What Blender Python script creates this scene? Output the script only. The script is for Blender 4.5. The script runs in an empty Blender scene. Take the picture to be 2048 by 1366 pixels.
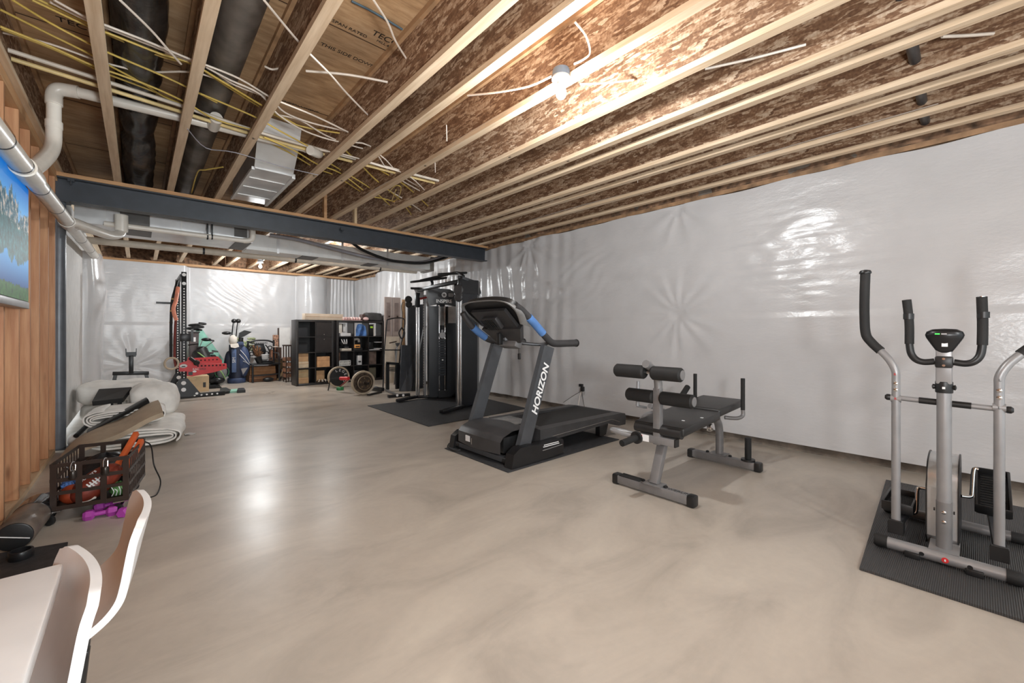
import bpy, bmesh, math, random
from mathutils import Vector, Matrix, noise
random.seed(7)
R = math.radians
sc = bpy.context.scene
COL = sc.collection
V = Vector
# ---------------------------------------------------------------- surveying
# world: X to the right-hand wall, Y down the length of the basement, Z up; the camera stands at (0,0,1.2)
FPX, CX, HY, EYE = 835.0, 1024.0, 664.0, 1.2
YAW = math.atan2(746.0, FPX)
SN, CS = math.sin(YAW), math.cos(YAW)
def _ray(x, y):
    a = (x - CX) / FPX
    return (SN + a * CS, CS - a * SN, (HY - y) / FPX)
def FZ(x, y, z=0.0):
    r = _ray(x, y); d = (z - EYE) / r[2]; return V((r[0] * d, r[1] * d, z))
def FX(x, y, X):
    r = _ray(x, y); d = X / r[0]; return V((X, r[1] * d, EYE + r[2] * d))
def FY(x, y, Y):
    r = _ray(x, y); d = Y / r[1]; return V((r[0] * d, Y, EYE + r[2] * d))
# ---------------------------------------------------------------- materials
def lin(c):
    return tuple(((v / 255.0) / 12.92 if v / 255.0 <= 0.04045 else ((v / 255.0 + 0.055) / 1.055) ** 2.4) for v in c) + (1.0,)
class NT:
    def __init__(s, name):
        s.m = bpy.data.materials.new(name); s.m.use_nodes = True
        s.t = s.m.node_tree; s.b = s.t.nodes['Principled BSDF']
    def n(s, typ, **kw):
        nd = s.t.nodes.new(typ)
        for k, v in kw.items():
            if k in nd.inputs: nd.inputs[k].default_value = v
            else: setattr(nd, k, v)
        return nd
    def l(s, a, b): s.t.links.new(a, b)
    def coord(s, scale=(1, 1, 1), rot=(0, 0, 0), kind='Object'):
        tc = s.n('ShaderNodeTexCoord'); mp = s.n('ShaderNodeMapping')
        mp.inputs['Scale'].default_value = scale; mp.inputs['Rotation'].default_value = rot
        s.l(tc.outputs[kind], mp.inputs['Vector']); return mp.outputs['Vector']
    def ramp(s, fac, stops):
        r = s.n('ShaderNodeValToRGB'); e = r.color_ramp.elements
        while len(e) < len(stops): e.new(0.5)
        for k, (p, c) in enumerate(stops): e[k].position = p; e[k].color = lin(c)
        s.l(fac, r.inputs['Fac']); return r.outputs['Color']
    def mix(s, fac, a, b, mode='MIX'):
        m = s.n('ShaderNodeMix', data_type='RGBA', blend_type=mode)
        if isinstance(fac, float): m.inputs[0].default_value = fac
        else: s.l(fac, m.inputs[0])
        for sk, v in ((6, a), (7, b)):
            if isinstance(v, tuple): m.inputs[sk].default_value = v
            else: s.l(v, m.inputs[sk])
        return m.outputs[2]
    def noise(s, vec, scale, detail=3, rough=0.5):
        nd = s.n('ShaderNodeTexNoise', Scale=scale, Detail=detail, Roughness=rough); s.l(vec, nd.inputs['Vector']); return nd.outputs['Fac']
    def bump(s, h, strength=0.3, dist=0.01):
        b = s.n('ShaderNodeBump', Strength=strength, Distance=dist); s.l(h, b.inputs['Height']); s.l(b.outputs['Normal'], s.b.inputs['Normal'])
    def base(s, c):
        if isinstance(c, tuple): s.b.inputs['Base Color'].default_value = c
        else: s.l(c, s.b.inputs['Base Color'])
    def set(s, rough=0.5, metal=0.0, spec=None):
        s.b.inputs['Roughness'].default_value = rough; s.b.inputs['Metallic'].default_value = metal
        if spec is not None: s.b.inputs['Specular IOR Level'].default_value = spec
_M = {}
def mat(name, c, rough=0.5, metal=0.0, var=0.08, scale=9.0, bump=0.0, bscale=60.0, emit=0.0):
    """plain procedural material: a colour broken up by soft noise, with optional fine bump"""
    if name in _M: return _M[name]
    t = NT(name); v = t.coord()
    f = t.noise(v, scale, 3)
    lo = tuple(max(0, k * (1 - var)) for k in c); hi = tuple(min(255, k * (1 + var)) for k in c)
    t.base(t.ramp(f, [(0.3, lo), (0.7, hi)])); t.set(rough, metal)
    if bump: t.bump(t.noise(v, bscale, 2), bump, 0.004)
    if emit:
        t.b.inputs['Emission Color'].default_value = lin(c); t.b.inputs['Emission Strength'].default_value = emit
    _M[name] = t.m; return t.m
def m_lumber(name, dark, light, axis):
    t = NT(name); sc_ = [14, 14, 14]; sc_[axis] = 0.9
    v = t.coord(tuple(sc_)); oi = t.n('ShaderNodeObjectInfo')
    add = t.n('ShaderNodeVectorMath', operation='ADD'); t.l(v, add.inputs[0]); t.l(oi.outputs['Random'], add.inputs[1])
    f = t.noise(add.outputs[0], 2.2, 5, 0.6); c = t.ramp(f, [(0.3, dark), (0.7, light)])
    w = t.coord(tuple(5 if k != axis else 1.1 for k in range(3))); vo = t.n('ShaderNodeTexVoronoi', Scale=1.3); t.l(w, vo.inputs['Vector'])
    k = t.ramp(vo.outputs['Distance'], [(0.03, (110, 78, 52)), (0.10, (255, 255, 255))])
    t.base(t.mix(0.55, c, k, 'MULTIPLY')); t.set(0.62); t.bump(f, 0.12, 0.003); return t.m
def m_osb(name, tones, rough=0.7):
    t = NT(name); cols = []
    for rot, s_ in (((0.45, 0.0, 0.1), (4, 10, 46)), ((-0.75, 0.1, 0.2), (5, 12, 54)), ((1.5, 0.1, -0.1), (5, 11, 42))):
        v = t.coord(s_, rot); n = t.n('ShaderNodeTexNoise', Scale=2.0, Detail=1.0); t.l(v, n.inputs['Vector'])
        ad = t.n('ShaderNodeVectorMath', operation='MULTIPLY_ADD'); t.l(n.outputs['Color'], ad.inputs[0]); ad.inputs[1].default_value = (0.5, 0.5, 0.5); t.l(v, ad.inputs[2])
        vo = t.n('ShaderNodeTexVoronoi', Scale=1.0); t.l(ad.outputs[0], vo.inputs['Vector'])
        sp = t.n('ShaderNodeSeparateColor'); t.l(vo.outputs['Color'], sp.inputs[0]); cols.append(sp)
    f1 = t.n('ShaderNodeMath', operation='GREATER_THAN'); t.l(cols[0].outputs[1], f1.inputs[0]); f1.inputs[1].default_value = 0.5
    mx = t.n('ShaderNodeMix', data_type='FLOAT'); t.l(f1.outputs[0], mx.inputs[0]); t.l(cols[1].outputs[0], mx.inputs[2]); t.l(cols[2].outputs[0], mx.inputs[3])
    g = t.noise(t.coord((30, 30, 30)), 2.0, 3)
    av = t.n('ShaderNodeMix', data_type='FLOAT'); av.inputs[0].default_value = 0.55; t.l(mx.outputs[0], av.inputs[2]); t.l(g, av.inputs[3])
    t.base(t.ramp(av.outputs[0], [(0.12, tones[0]), (0.45, tones[1]), (0.62, tones[2]), (0.9, tones[3])])); t.set(rough)
    t.bump(av.outputs[0], 0.35, 0.004); return t.m
# ---------------------------------------------------------------- mesh builder
def frame(d, up=V((0, 0, 1))):
    d = d.normalized()
    if abs(d.dot(up)) > 0.98: up = V((0, 1, 0)) if abs(d.y) < 0.9 else V((1, 0, 0))
    x = up.cross(d).normalized(); y = d.cross(x).normalized(); return x, y, d
def spline(pts, k=6, closed=False):
    pts = [V(p) for p in pts]
    if len(pts) < 3 or k < 2: return pts
    out = []; n = len(pts); segs = n if closed else n - 1
    g = (lambda i: pts[i % n]) if closed else (lambda i: pts[max(0, min(n - 1, i))])
    for i in range(segs):
        p0, p1, p2, p3 = g(i - 1), g(i), g(i + 1), g(i + 2)
        for j in range(k):
            t = j / k
            out.append(0.5 * ((2 * p1) + (p2 - p0) * t + (2 * p0 - 5 * p1 + 4 * p2 - p3) * t * t + (3 * p1 - p0 - 3 * p2 + p3) * t ** 3))
    if not closed: out.append(pts[-1])
    return out
class MB:
    def __init__(s): s.v = []; s.f = []
    def add(s, vs, fs, M=None):
        o = len(s.v)
        s.v += [(M @ V(p)) if M is not None else V(p) for p in vs]; s.f += [tuple(i + o for i in f) for f in fs]; return s
    def from_bm(s, bm, M=None):
        bm.verts.index_update(); s.add([v.co.copy() for v in bm.verts], [[v.index for v in f.verts] for f in bm.faces], M); bm.free(); return s
    def box(s, c, size, rz=0.0, bev=0.0, M=None, seg=2):
        bm = bmesh.new(); bmesh.ops.create_cube(bm, size=1.0)
        bmesh.ops.scale(bm, vec=V(size), verts=bm.verts)
        if bev: bmesh.ops.bevel(bm, geom=list(bm.edges), offset=min(bev, min(size) * 0.49), segments=seg, profile=0.5, affect='EDGES')
        T = M if M is not None else Matrix.Translation(V(c)) @ Matrix.Rotation(rz, 4, 'Z')
        return s.from_bm(bm, T)
    def bx(s, x0, x1, y0, y1, z0, z1, bev=0.0):
        return s.box(((x0 + x1) / 2, (y0 + y1) / 2, (z0 + z1) / 2), (abs(x1 - x0), abs(y1 - y0), abs(z1 - z0)), 0.0, bev)
    def bar(s, p, q, w, h, up=(0, 0, 1), bev=0.0):
        p, q = V(p), V(q); x, y, d = frame(q - p, V(up)); M = Matrix((x, y, d)).transposed().to_4x4(); M.translation = (p + q) / 2
        return s.box(None, (w, h, (q - p).length), 0, bev, M)
    def tube(s, pts, r, n=10, k=6, closed=False, cap=True):
        P = spline(pts, k, closed); m = len(P); rr = r if callable(r) else (lambda t: r)
        o = len(s.v); up = None
        for i in range(m):
            if closed: d = P[(i + 1) % m] - P[i - 1]
            else: d = P[min(i + 1, m - 1)] - P[max(i - 1, 0)]
            if d.length < 1e-9: d = V((0, 0, 1))
            d.normalize()
            if up is None: x, y, _ = frame(d); up = y
            x = up.cross(d)
            if x.length < 1e-6: x, y, _ = frame(d)
            x.normalize(); y = d.cross(x).normalized(); up = y; rad = rr(i / max(1, m - 1))
            for j in range(n):
                a = 2 * math.pi * j / n; s.v.append(P[i] + (x * math.cos(a) + y * math.sin(a)) * rad)
        for i in range(m if closed else m - 1):
            for j in range(n):
                a, b = o + i * n + j, o + i * n + (j + 1) % n; i2 = (i + 1) % m
                s.f.append((a, b, o + i2 * n + (j + 1) % n, o + i2 * n + j))
        if cap and not closed:
            s.f.append(tuple(o + j for j in reversed(range(n)))); s.f.append(tuple(o + (m - 1) * n + j for j in range(n)))
        return s
    def cyl(s, p, q, r, r2=None, n=24):
        r2 = r if r2 is None else r2; return s.tube([p, q], lambda t: r + (r2 - r) * t, n, 1)
    def lathe(s, o, axis, prof, n=28, cap=True):
        """prof: (radius, distance along axis) from one end to the other"""
        o = V(o); x, y, d = frame(V(axis)); b = len(s.v); m = len(prof)
        for r, h in prof:
            for j in range(n):
                a = 2 * math.pi * j / n; s.v.append(o + d * h + (x * math.cos(a) + y * math.sin(a)) * r)
        for i in range(m - 1):
            for j in range(n): s.f.append((b + i * n + j, b + i * n + (j + 1) % n, b + (i + 1) * n + (j + 1) % n, b + (i + 1) * n + j))
        if cap: s.f.append(tuple(b + j for j in reversed(range(n)))); s.f.append(tuple(b + (m - 1) * n + j for j in range(n)))
        return s
    def ring(s, c, axis, R_, r, n=32, m=10):
        x, y, d = frame(V(axis)); c = V(c)
        return s.tube([c + (x * math.cos(2 * math.pi * i / n) + y * math.sin(2 * math.pi * i / n)) * R_ for i in range(n)], r, m, 1, True)
    def ell(s, c, rad, n=20, m=12, M=None):
        c = V(c); vs = []; fs = []
        for i in range(m + 1):
            t = math.pi * i / m
            for j in range(n):
                a = 2 * math.pi * j / n; vs.append(V((rad[0] * math.sin(t) * math.cos(a), rad[1] * math.sin(t) * math.sin(a), rad[2] * math.cos(t))))
        for i in range(m):
            for j in range(n): fs.append((i * n + j, (i + 1) * n + j, (i + 1) * n + (j + 1) % n, i * n + (j + 1) % n))
        T = Matrix.Translation(c) @ (M.to_4x4() if M is not None else Matrix()); return s.add(vs, fs, T)
    def prism(s, poly, e):
        """polygon of 3-D points pushed along e"""
        P = [V(p) for p in poly]; n = len(P); e = V(e)
        nn = V((0, 0, 0))
        for i in range(n): nn += P[i].cross(P[(i + 1) % n])
        if nn.dot(e) > 0: P.reverse()
        return s.add(P + [p + e for p in P], [tuple(range(n)), tuple(range(2 * n - 1, n - 1, -1))] + [((i + 1) % n, i, i + n, (i + 1) % n + n) for i in range(n)])
    def grid(s, fn, nu, nv, thick=0.0):
        """surface fn(u,v), optionally given a thickness"""
        o = len(s.v); P = [[V(fn(i / nu, j / nv)) for j in range(nv + 1)] for i in range(nu + 1)]
        for row in P: s.v += row
        W = nv + 1
        F = [(o + i * W + j, o + (i + 1) * W + j, o + (i + 1) * W + j + 1, o + i * W + j + 1) for i in range(nu) for j in range(nv)]
        s.f += F
        if thick:
            o2 = len(s.v)
            for i in range(nu + 1):
                for j in range(nv + 1):
                    du = P[min(i + 1, nu)][j] - P[max(i - 1, 0)][j]; dv = P[i][min(j + 1, nv)] - P[i][max(j - 1, 0)]
                    nn = du.cross(dv); nn = nn.normalized() if nn.length > 1e-9 else V((0, 0, 1)); s.v.append(P[i][j] - nn * thick)
            s.f += [tuple(reversed([k - o + o2 for k in f])) for f in F]
            rim = [(i, 0) for i in range(nu + 1)] + [(nu, j) for j in range(1, nv + 1)] + [(i, nv) for i in range(nu - 1, -1, -1)] + [(0, j) for j in range(nv - 1, 0, -1)]
            for k in range(len(rim)):
                a, b = rim[k], rim[(k + 1) % len(rim)]; A, B = a[0] * W + a[1], b[0] * W + b[1]
                s.f.append((o + B, o + A, o2 + A, o2 + B))
        return s
    def obj(s, name, m, parent=None, label=None, cat=None, group=None, kind=None, flat=False, off=None, ang=38):
        me = bpy.data.meshes.new(name)
        root = parent
        sh = V((0, 0, 0))
        if off is not None: sh = V(off)
        elif parent is not None:
            while root.parent is not None: root = root.parent
            if not root.get('_local'): sh = root.location.copy()
        me.from_pydata([tuple(p - sh) for p in s.v], [], s.f); me.update()
        me.materials.append(m)
        bm = bmesh.new(); bm.from_mesh(me); bmesh.ops.recalc_face_normals(bm, faces=bm.faces); bm.to_mesh(me); bm.free()
        if not flat:
            me.polygons.foreach_set('use_smooth', [True] * len(me.polygons)); me.set_sharp_from_angle(angle=R(ang))
        o = bpy.data.objects.new(name, me); COL.objects.link(o)
        if off is not None and parent is None: o.location = sh
        if parent is not None: o.parent = parent
        tag(o, label, cat, group, kind); return o
def tag(o, label=None, cat=None, group=None, kind=None):
    if label: o['label'] = label
    if cat: o['category'] = cat
    if group: o['group'] = group
    if kind: o['kind'] = kind
    return o
LOCAL = []
def thing(name, label, cat, loc=(0, 0, 0), rz=0.0, group=None, local=False):
    o = bpy.data.objects.new(name, None); COL.objects.link(o); o.location = loc; o.rotation_euler = (0, 0, rz); o.empty_display_size = 0.05
    if local: o['_local'] = 1; LOCAL.append(o)
    return tag(o, label, cat, group)
def dup(root, loc, rz=0.0, label=None):
    r = root.copy(); COL.objects.link(r); r.location = loc; r.rotation_euler = (0, 0, rz)
    if label: r['label'] = label
    for ch in [c for c in bpy.data.objects if c.parent == root]:
        c = ch.copy(); COL.objects.link(c); c.parent = r
        for g in [k for k in bpy.data.objects if k.parent == ch]:
            d = g.copy(); COL.objects.link(d); d.parent = c
    return r
def text(name, body, size, o, xdir, ydir, m, parent, ext=0.001, label=None, align='CENTER', shear=0.0, bold=0.0):
    cu = bpy.data.curves.new(name, 'FONT'); cu.body = body; cu.size = size; cu.extrude = ext; cu.align_x = align; cu.align_y = 'CENTER'; cu.shear = shear; cu.offset = bold
    t = bpy.data.objects.new(name + '_curve', cu); COL.objects.link(t)
    dg = bpy.context.evaluated_depsgraph_get(); dg.update(); me = bpy.data.meshes.new_from_object(t.evaluated_get(dg))
    bpy.data.objects.remove(t); bpy.data.curves.remove(cu)
    x = V(xdir).normalized(); y = V(ydir); y = (y - x * y.dot(x)).normalized(); z = x.cross(y)
    M = Matrix((x, y, z)).transposed().to_4x4(); M.translation = V(o); me.transform(M)
    root = parent
    while root is not None and root.parent is not None: root = root.parent
    if root is not None and not root.get('_local'): me.transform(Matrix.Translation(-root.location))
    me.materials.clear(); me.materials.append(m); me.name = name
    ob = bpy.data.objects.new(name, me); COL.objects.link(ob); ob.parent = parent
    if label: ob['label'] = label
    return ob
# ---------------------------------------------------------------- the materials of the place
M_LUM_Y = m_lumber('joist_lumber', (196, 168, 136), (228, 205, 176), 1)
M_LUM_X = m_lumber('plate_lumber', (176, 130, 88), (206, 164, 120), 0)
M_STUD = m_lumber('stud_lumber', (172, 118, 82), (206, 158, 118), 2)
M_OSB = m_osb('osb_web', [(86, 58, 40), (132, 98, 72), (174, 144, 116), (220, 200, 176)])
def _ply():
    t = NT('plywood_subfloor'); v = t.coord((3.0, 16, 3)); f = t.noise(v, 1.6, 6, 0.65)
    c = t.ramp(f, [(0.25, (158, 126, 92)), (0.5, (196, 162, 124)), (0.75, (220, 190, 154))])
    g = t.noise(t.coord((1.2, 1.2, 1)), 1.3, 2); t.base(t.mix(0.4, c, t.ramp(g, [(0.35, (120, 96, 70)), (0.65, (255, 240, 220))]), 'MULTIPLY'))
    t.set(0.7); t.bump(f, 0.1, 0.003); return t.m
M_PLY = _ply()
def _conc():
    t = NT('sealed_concrete'); v = t.coord((1, 1, 1))
    a = t.noise(v, 0.7, 6, 0.6); bn = t.n('ShaderNodeTexNoise', Scale=1.5, Detail=7.0, Roughness=0.6, Distortion=1.1); t.l(t.coord((0.8, 1.7, 1), (0, 0, 0.5)), bn.inputs['Vector']); b = bn.outputs['Fac']; d = t.noise(v, 26, 4)
    c1 = t.ramp(a, [(0.28, (168, 159, 150)), (0.5, (184, 175, 166)), (0.72, (197, 187, 176))])
    c2 = t.ramp(b, [(0.25, (140, 131, 120)), (0.5, (178, 168, 156)), (0.75, (199, 189, 175))])
    c = t.mix(0.62, c1, c2); t.base(t.mix(0.05, c, t.ramp(d, [(0.3, (150, 136, 120)), (0.7, (235, 220, 202))]), 'OVERLAY'))
    r = t.n('ShaderNodeMapRange'); t.l(a, r.inputs[0]); r.inputs[1].default_value = 0.3; r.inputs[2].default_value = 0.7; r.inputs[3].default_value = 0.27; r.inputs[4].default_value = 0.42
    t.l(r.outputs[0], t.b.inputs['Roughness']); t.b.inputs['Specular IOR Level'].default_value = 0.5
    t.bump(t.noise(t.coord((1, 2, 1), (0, 0, 0.6)), 2.2, 2, 0.4), 0.05, 0.012); return t.m
M_CONC = _conc()
def _poly(name, c, rough):
    t = NT(name); v = t.coord((1, 1, 1)); n1 = t.noise(v, 3.0, 4); n2 = t.noise(t.coord((1, 2.2, 5.0)), 5.0, 5, 0.6)
    t.base(t.ramp(n1, [(0.3, tuple(k * 0.965 for k in c)), (0.7, c)])); t.set(rough, 0.0, 0.5)
    t.bump(n2, 0.22, 0.012); return t.m
M_POLY = _poly('white_poly_sheet', (206, 205, 206), 0.21)
M_BOARD = mat('white_foam_board', (214, 212, 210), 0.6, var=0.03)
M_CWALL = mat('foundation_concrete', (118, 108, 98), 0.85, var=0.18, bump=0.4)
M_STEEL = mat('blue_grey_painted_steel', (56, 61, 68), 0.42, 0.1, var=0.06)
M_COL = mat('grey_painted_post', (92, 97, 104), 0.35, 0.2, var=0.06)
M_GALV = mat('galvanised_sheet', (222, 222, 222), 0.34, 0.45, var=0.08, scale=3)
M_GALV2 = mat('dull_galvanised_sheet', (226, 226, 224), 0.5, 0.2, var=0.05, scale=3)
M_PVC = mat('white_pvc', (224, 218, 208), 0.3, var=0.03)
M_PVCB = mat('cream_pvc', (206, 196, 182), 0.4, var=0.04)
M_FLEX = mat('black_duct_foil', (62, 59, 57), 0.24, 0.45, var=0.35, scale=7, bump=0.8, bscale=16)
M_FLEX2 = mat('grey_duct_wrap', (112, 106, 100), 0.4, 0.4, var=0.25, scale=5, bump=0.4, bscale=14)
M_YEL = mat('yellow_cable', (206, 178, 92), 0.5, var=0.06)
M_WHC = mat('white_cable', (226, 214, 200), 0.5, var=0.05)
M_GRC = mat('grey_cable', (142, 140, 146), 0.5, var=0.05)
M_BLC = mat('black_cable', (24, 24, 25), 0.45)
M_BLUC = mat('blue_line', (72, 92, 104), 0.6)
M_INS = mat('brown_insulation', (118, 92, 72), 0.95, var=0.35, scale=14, bump=1.0, bscale=30)
M_BLK = mat('black_plastic', (30, 30, 31), 0.4, var=0.1)
M_BLK2 = mat('satin_black_steel', (33, 33, 35), 0.32, 0.2, var=0.1)
M_FOAM = mat('black_foam_grip', (27, 26, 26), 0.72, var=0.15, bump=0.25, bscale=200)
M_VINYL = mat('black_vinyl', (40, 39, 39), 0.42, var=0.08, bump=0.12, bscale=150)
M_CHAR = mat('charcoal_plastic', (58, 57, 58), 0.45, var=0.08)
M_DKG = mat('dark_grey_steel', (84, 86, 90), 0.36, 0.35, var=0.05)
M_SILV = mat('silver_grey_paint', (150, 149, 150), 0.38, 0.35, var=0.04)
M_SILV2 = mat('grey_powder_coat', (128, 126, 126), 0.4, 0.25, var=0.05)
M_CHROME = mat('chrome', (214, 214, 214), 0.14, 1.0, var=0.02)
M_RUB = mat('rubber_mat', (50, 50, 52), 0.62, var=0.16, scale=30, bump=0.3, bscale=220)
M_BLUE = mat('blue_grip', (86, 128, 186), 0.5)
M_WHITE = mat('white_plastic', (214, 212, 211), 0.28, var=0.02)
M_WHT = mat('white_print', (235, 235, 235), 0.5, var=0.0)
M_INK = mat('black_ink', (38, 30, 24), 0.8, var=0.0)
M_RED = mat('red_powder_coat', (206, 40, 44), 0.4, var=0.05)
M_ORG = mat('orange_strap', (234, 148, 120), 0.6)
M_ORG2 = mat('orange_plastic', (206, 98, 52), 0.5)
M_TAN = mat('tan_cardboard', (186, 150, 112), 0.8, var=0.06)
M_TAN2 = mat('brown_cardboard', (160, 116, 80), 0.8, var=0.1)
M_BEIGE = mat('beige_foam_mat', (178, 160, 138), 0.75, var=0.05)
M_WRAP = mat('white_batting', (238, 235, 230), 0.7, var=0.04, bump=0.5, bscale=22)
M_BIRCH = mat('birch_plywood', (206, 180, 142), 0.6, var=0.06, scale=5)
M_ESPR = mat('black_brown_laminate', (40, 36, 35), 0.4, var=0.12)
M_NAVY = mat('navy_nylon', (54, 68, 100), 0.6, var=0.1)
M_NAVY2 = mat('dark_navy_nylon', (34, 40, 60), 0.6, var=0.12)
M_DENIM = mat('blue_cloth', (84, 122, 178), 0.8, var=0.25)
M_TEAL = mat('teal_tarp', (150, 208, 188), 0.5, var=0.1, scale=6)
M_PURP = mat('purple_neoprene', (164, 62, 158), 0.42, var=0.05)
M_RUST = mat('rusty_iron', (74, 60, 48), 0.55, 0.4, var=0.3, scale=18)
M_WOODR = mat('pale_wood_ring', (190, 172, 150), 0.5)
M_DWOOD = mat('dark_brown_wood', (60, 40, 30), 0.5, var=0.2)
M_CRATE = mat('brown_painted_wire', (52, 38, 31), 0.42, 0.2, var=0.1)
M_BALL = mat('football_leather', (112, 44, 30), 0.45, var=0.2)
M_BALL2 = mat('red_orange_ball', (152, 62, 34), 0.4, var=0.2)
M_GREEN = mat('green_plastic', (40, 124, 70), 0.4, var=0.2)
M_LEAF = mat('plant_leaf', (112, 134, 84), 0.6, var=0.3)
M_LTGRN = mat('pale_leaf', (158, 166, 128), 0.7, var=0.2)
M_DOOR = mat('taupe_painted_door', (166, 150, 142), 0.5, var=0.03)
M_PINK = mat('pink_wrap', (222, 186, 182), 0.6, var=0.1)
M_CREAM = mat('cream_cloth', (212, 204, 194), 0.8, var=0.05)
M_SCRGL = mat('dark_glossy_film', (30, 30, 32), 0.12, var=0.3, scale=5, bump=0.6, bscale=10)
M_LIME = mat('lime_sticker', (176, 226, 60), 0.5, var=0.0)
# ---------------------------------------------------------------- the room
XR, XL, YB = 4.95, -0.62, 12.62
ZJ, ZS = 2.82, 3.225          # underside of joists, underside of subfloor
MB().bx(-0.9, 5.3, -3.2, 13.2, -0.12, 0.0).obj('floor', M_CONC, kind='structure', flat=True)
ceil_ = MB().bx(-0.9, 5.3, -3.2, 13.2, ZS, ZS + 0.03).obj('ceiling', M_PLY, kind='structure', flat=True)
text('printed_stamp', 'TECO', 0.075, FZ(772, 78, ZS - 0.001), (1, 0, 0), (0, -1, 0), M_INK, ceil_, 0.0008)
text('printed_stamp', 'MILL 458', 0.032, FZ(770, 89, ZS - 0.001), (1, 0, 0), (0, -1, 0), M_INK, ceil_, 0.0008)
text('printed_stamp', 'THIS SIDE DOWN', 0.05, FZ(698, 112, ZS - 0.001), (1, 0, 0), (0, -1, 0), M_INK, ceil_, 0.0008)
text('printed_stamp', 'SPAN RATED', 0.04, FZ(700, 58, ZS - 0.001), (1, 0, 0), (0, -1, 0), M_INK, ceil_, 0.0008)
text('printed_stamp', 'TECO', 0.08, FZ(158, 52, ZS - 0.001), (1, 0, 0), (0, -1, 0), M_INK, ceil_, 0.0008)
text('printed_stamp', 'UNDERLAYMENT', 0.04, FZ(600, 213, ZS - 0.001), (1, 0, 0), (0, -1, 0), M_INK, ceil_, 0.0008)
for y in (1.62, 2.84, 4.06, 5.28, 6.5, 7.7, 9.0):
    MB().bx(-0.62, 4.9, y, y + 0.006, ZS - 0.003, ZS + 0.0).obj('panel_joint', mat('shadow_joint', (70, 48, 30), 0.8), ceil_, flat=True)

def nz(p, s): return noise.noise(V(p) * s)
def star(y, z, cy, cz, rad, n, amp, ph=0.0):
    dy, dz = y - cy, z - cz; r = math.hypot(dy, dz)
    if r > rad: return 0.0
    a = math.atan2(dz, dy); k = r / rad
    return amp * math.sin(a * n + 2.5 * nz((a * 2, cy, ph), 1.3)) * (k ** 0.35) * (1 - k) ** 1.4 - 0.02 * max(0, 1 - r / 0.12)
def smooth(a, b, x):
    t = max(0.0, min(1.0, (x - a) / (b - a))); return t * t * (3 - 2 * t)
SEAM = 1.385
def right_fn(u, v):
    y = -2.8 + u * (YB + 2.8); z = 0.085 + v * 2.665
    off = 0.022 * nz((3, y, z * 0.8), 0.7) + 0.010 * nz((7, y * 0.7, z * 2.0), 2.1)
    far = smooth(3.6, 5.0, y)                                     # gathered pleats round the trainer
    off += far * (0.014 * math.sin(y * 21 + 3 * nz((1, y, z), 0.9)) + 0.010 * nz((2, y * 9, z * 0.7), 1.0)) * (0.5 + 0.5 * abs(nz((5, y, z), 1.1)))
    off += star(y, z, 2.45, 1.42, 0.75, 13, 0.020) + star(y, z, 2.45, 2.72, 0.6, 9, 0.018, 4) + star(y, z, 5.05, 2.66, 0.9, 11, 0.024, 7)
    g = math.exp(-((y - 1.2) / 0.75) ** 2 - ((z - 2.0) / 0.42) ** 2)
    off += 0.005 * g * math.sin(z * 66 + 4.5 * nz((9, y * 1.1, z * 0.6), 1.6)) * (0.5 + 0.9 * nz((8, y, z * 1.5), 2.2)) + 0.009 * g * nz((4, y * 5, z * 14), 1.0)
    g = math.exp(-((y - 4.3) / 0.9) ** 2 - ((z - 2.0) / 0.5) ** 2)
    off += 0.006 * g * math.sin((z + y * 0.7) * 34 + 7 * nz((9, y, z), 2.4)) * (0.4 + nz((6, y, z), 1.7))
    off += 0.011 * (1 - smooth(SEAM - 0.012, SEAM + 0.004, z + 0.012 * nz((0, y, 0), 0.8)))       # upper sheet laps the lower one
    if 9.5 < y < 11.0: off += 0.26 * math.sqrt(max(0, 1 - ((y - 10.25) / 0.75) ** 2))
    off += 0.03 * (1 - smooth(0.085, 0.4, z)) * 0.6
    return (XR - 0.045 - off, y, z + (0.02 * nz((0, y, 3), 2.0) if v == 1 else 0))
wr = MB().grid(right_fn, 520, 96).obj('wall_right', M_POLY, kind='structure', ang=180)
MB().bx(XR + 0.0, XR + 0.2, -3.0, 13.0, 0.0, 3.2).obj('wall_right_foundation', M_CWALL, kind='structure', flat=True)
def back_fn(u, v):
    x = -0.62 + u * (XR + 0.62); z = v * 2.75
    jog = smooth(0.80, 0.90, x); y = 12.38 + 0.27 * jog
    off = 0.018 * nz((x, 5, z), 0.9) + 0.008 * nz((x * 2, 8, z), 2.6)
    off += star(x, z, -0.1, 0.45, 0.9, 11, 0.022, 2) + star(x, z, 1.9, 1.25, 0.5, 9, 0.02, 5)
    g = math.exp(-((x - 1.75) / 0.6) ** 2 - ((z - 2.1) / 0.35) ** 2)
    off += 0.010 * g * math.sin((z * 0.8 + x * 0.6) * 45 + 5 * nz((x, 9, z), 2.0))
    g = smooth(4.05, 4.25, x); off += g * 0.014 * math.sin(x * 60 + 2 * nz((x, 0, z), 1.0))
    off += 0.012 * (1 - smooth(SEAM - 0.012, SEAM + 0.004, z))
    if 3.27 < x < 4.07: off += 0.30 * math.sqrt(max(0, 1 - ((x - 3.67) / 0.4) ** 2))
    return (x, y - off, z)
MB().grid(back_fn, 260, 90).obj('wall_back', M_POLY, kind='structure', ang=180)
MB().bx(-0.8, 5.1, 12.78, 12.95, 0, 3.2).obj('wall_back_foundation', M_CWALL, kind='structure', flat=True)
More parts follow.
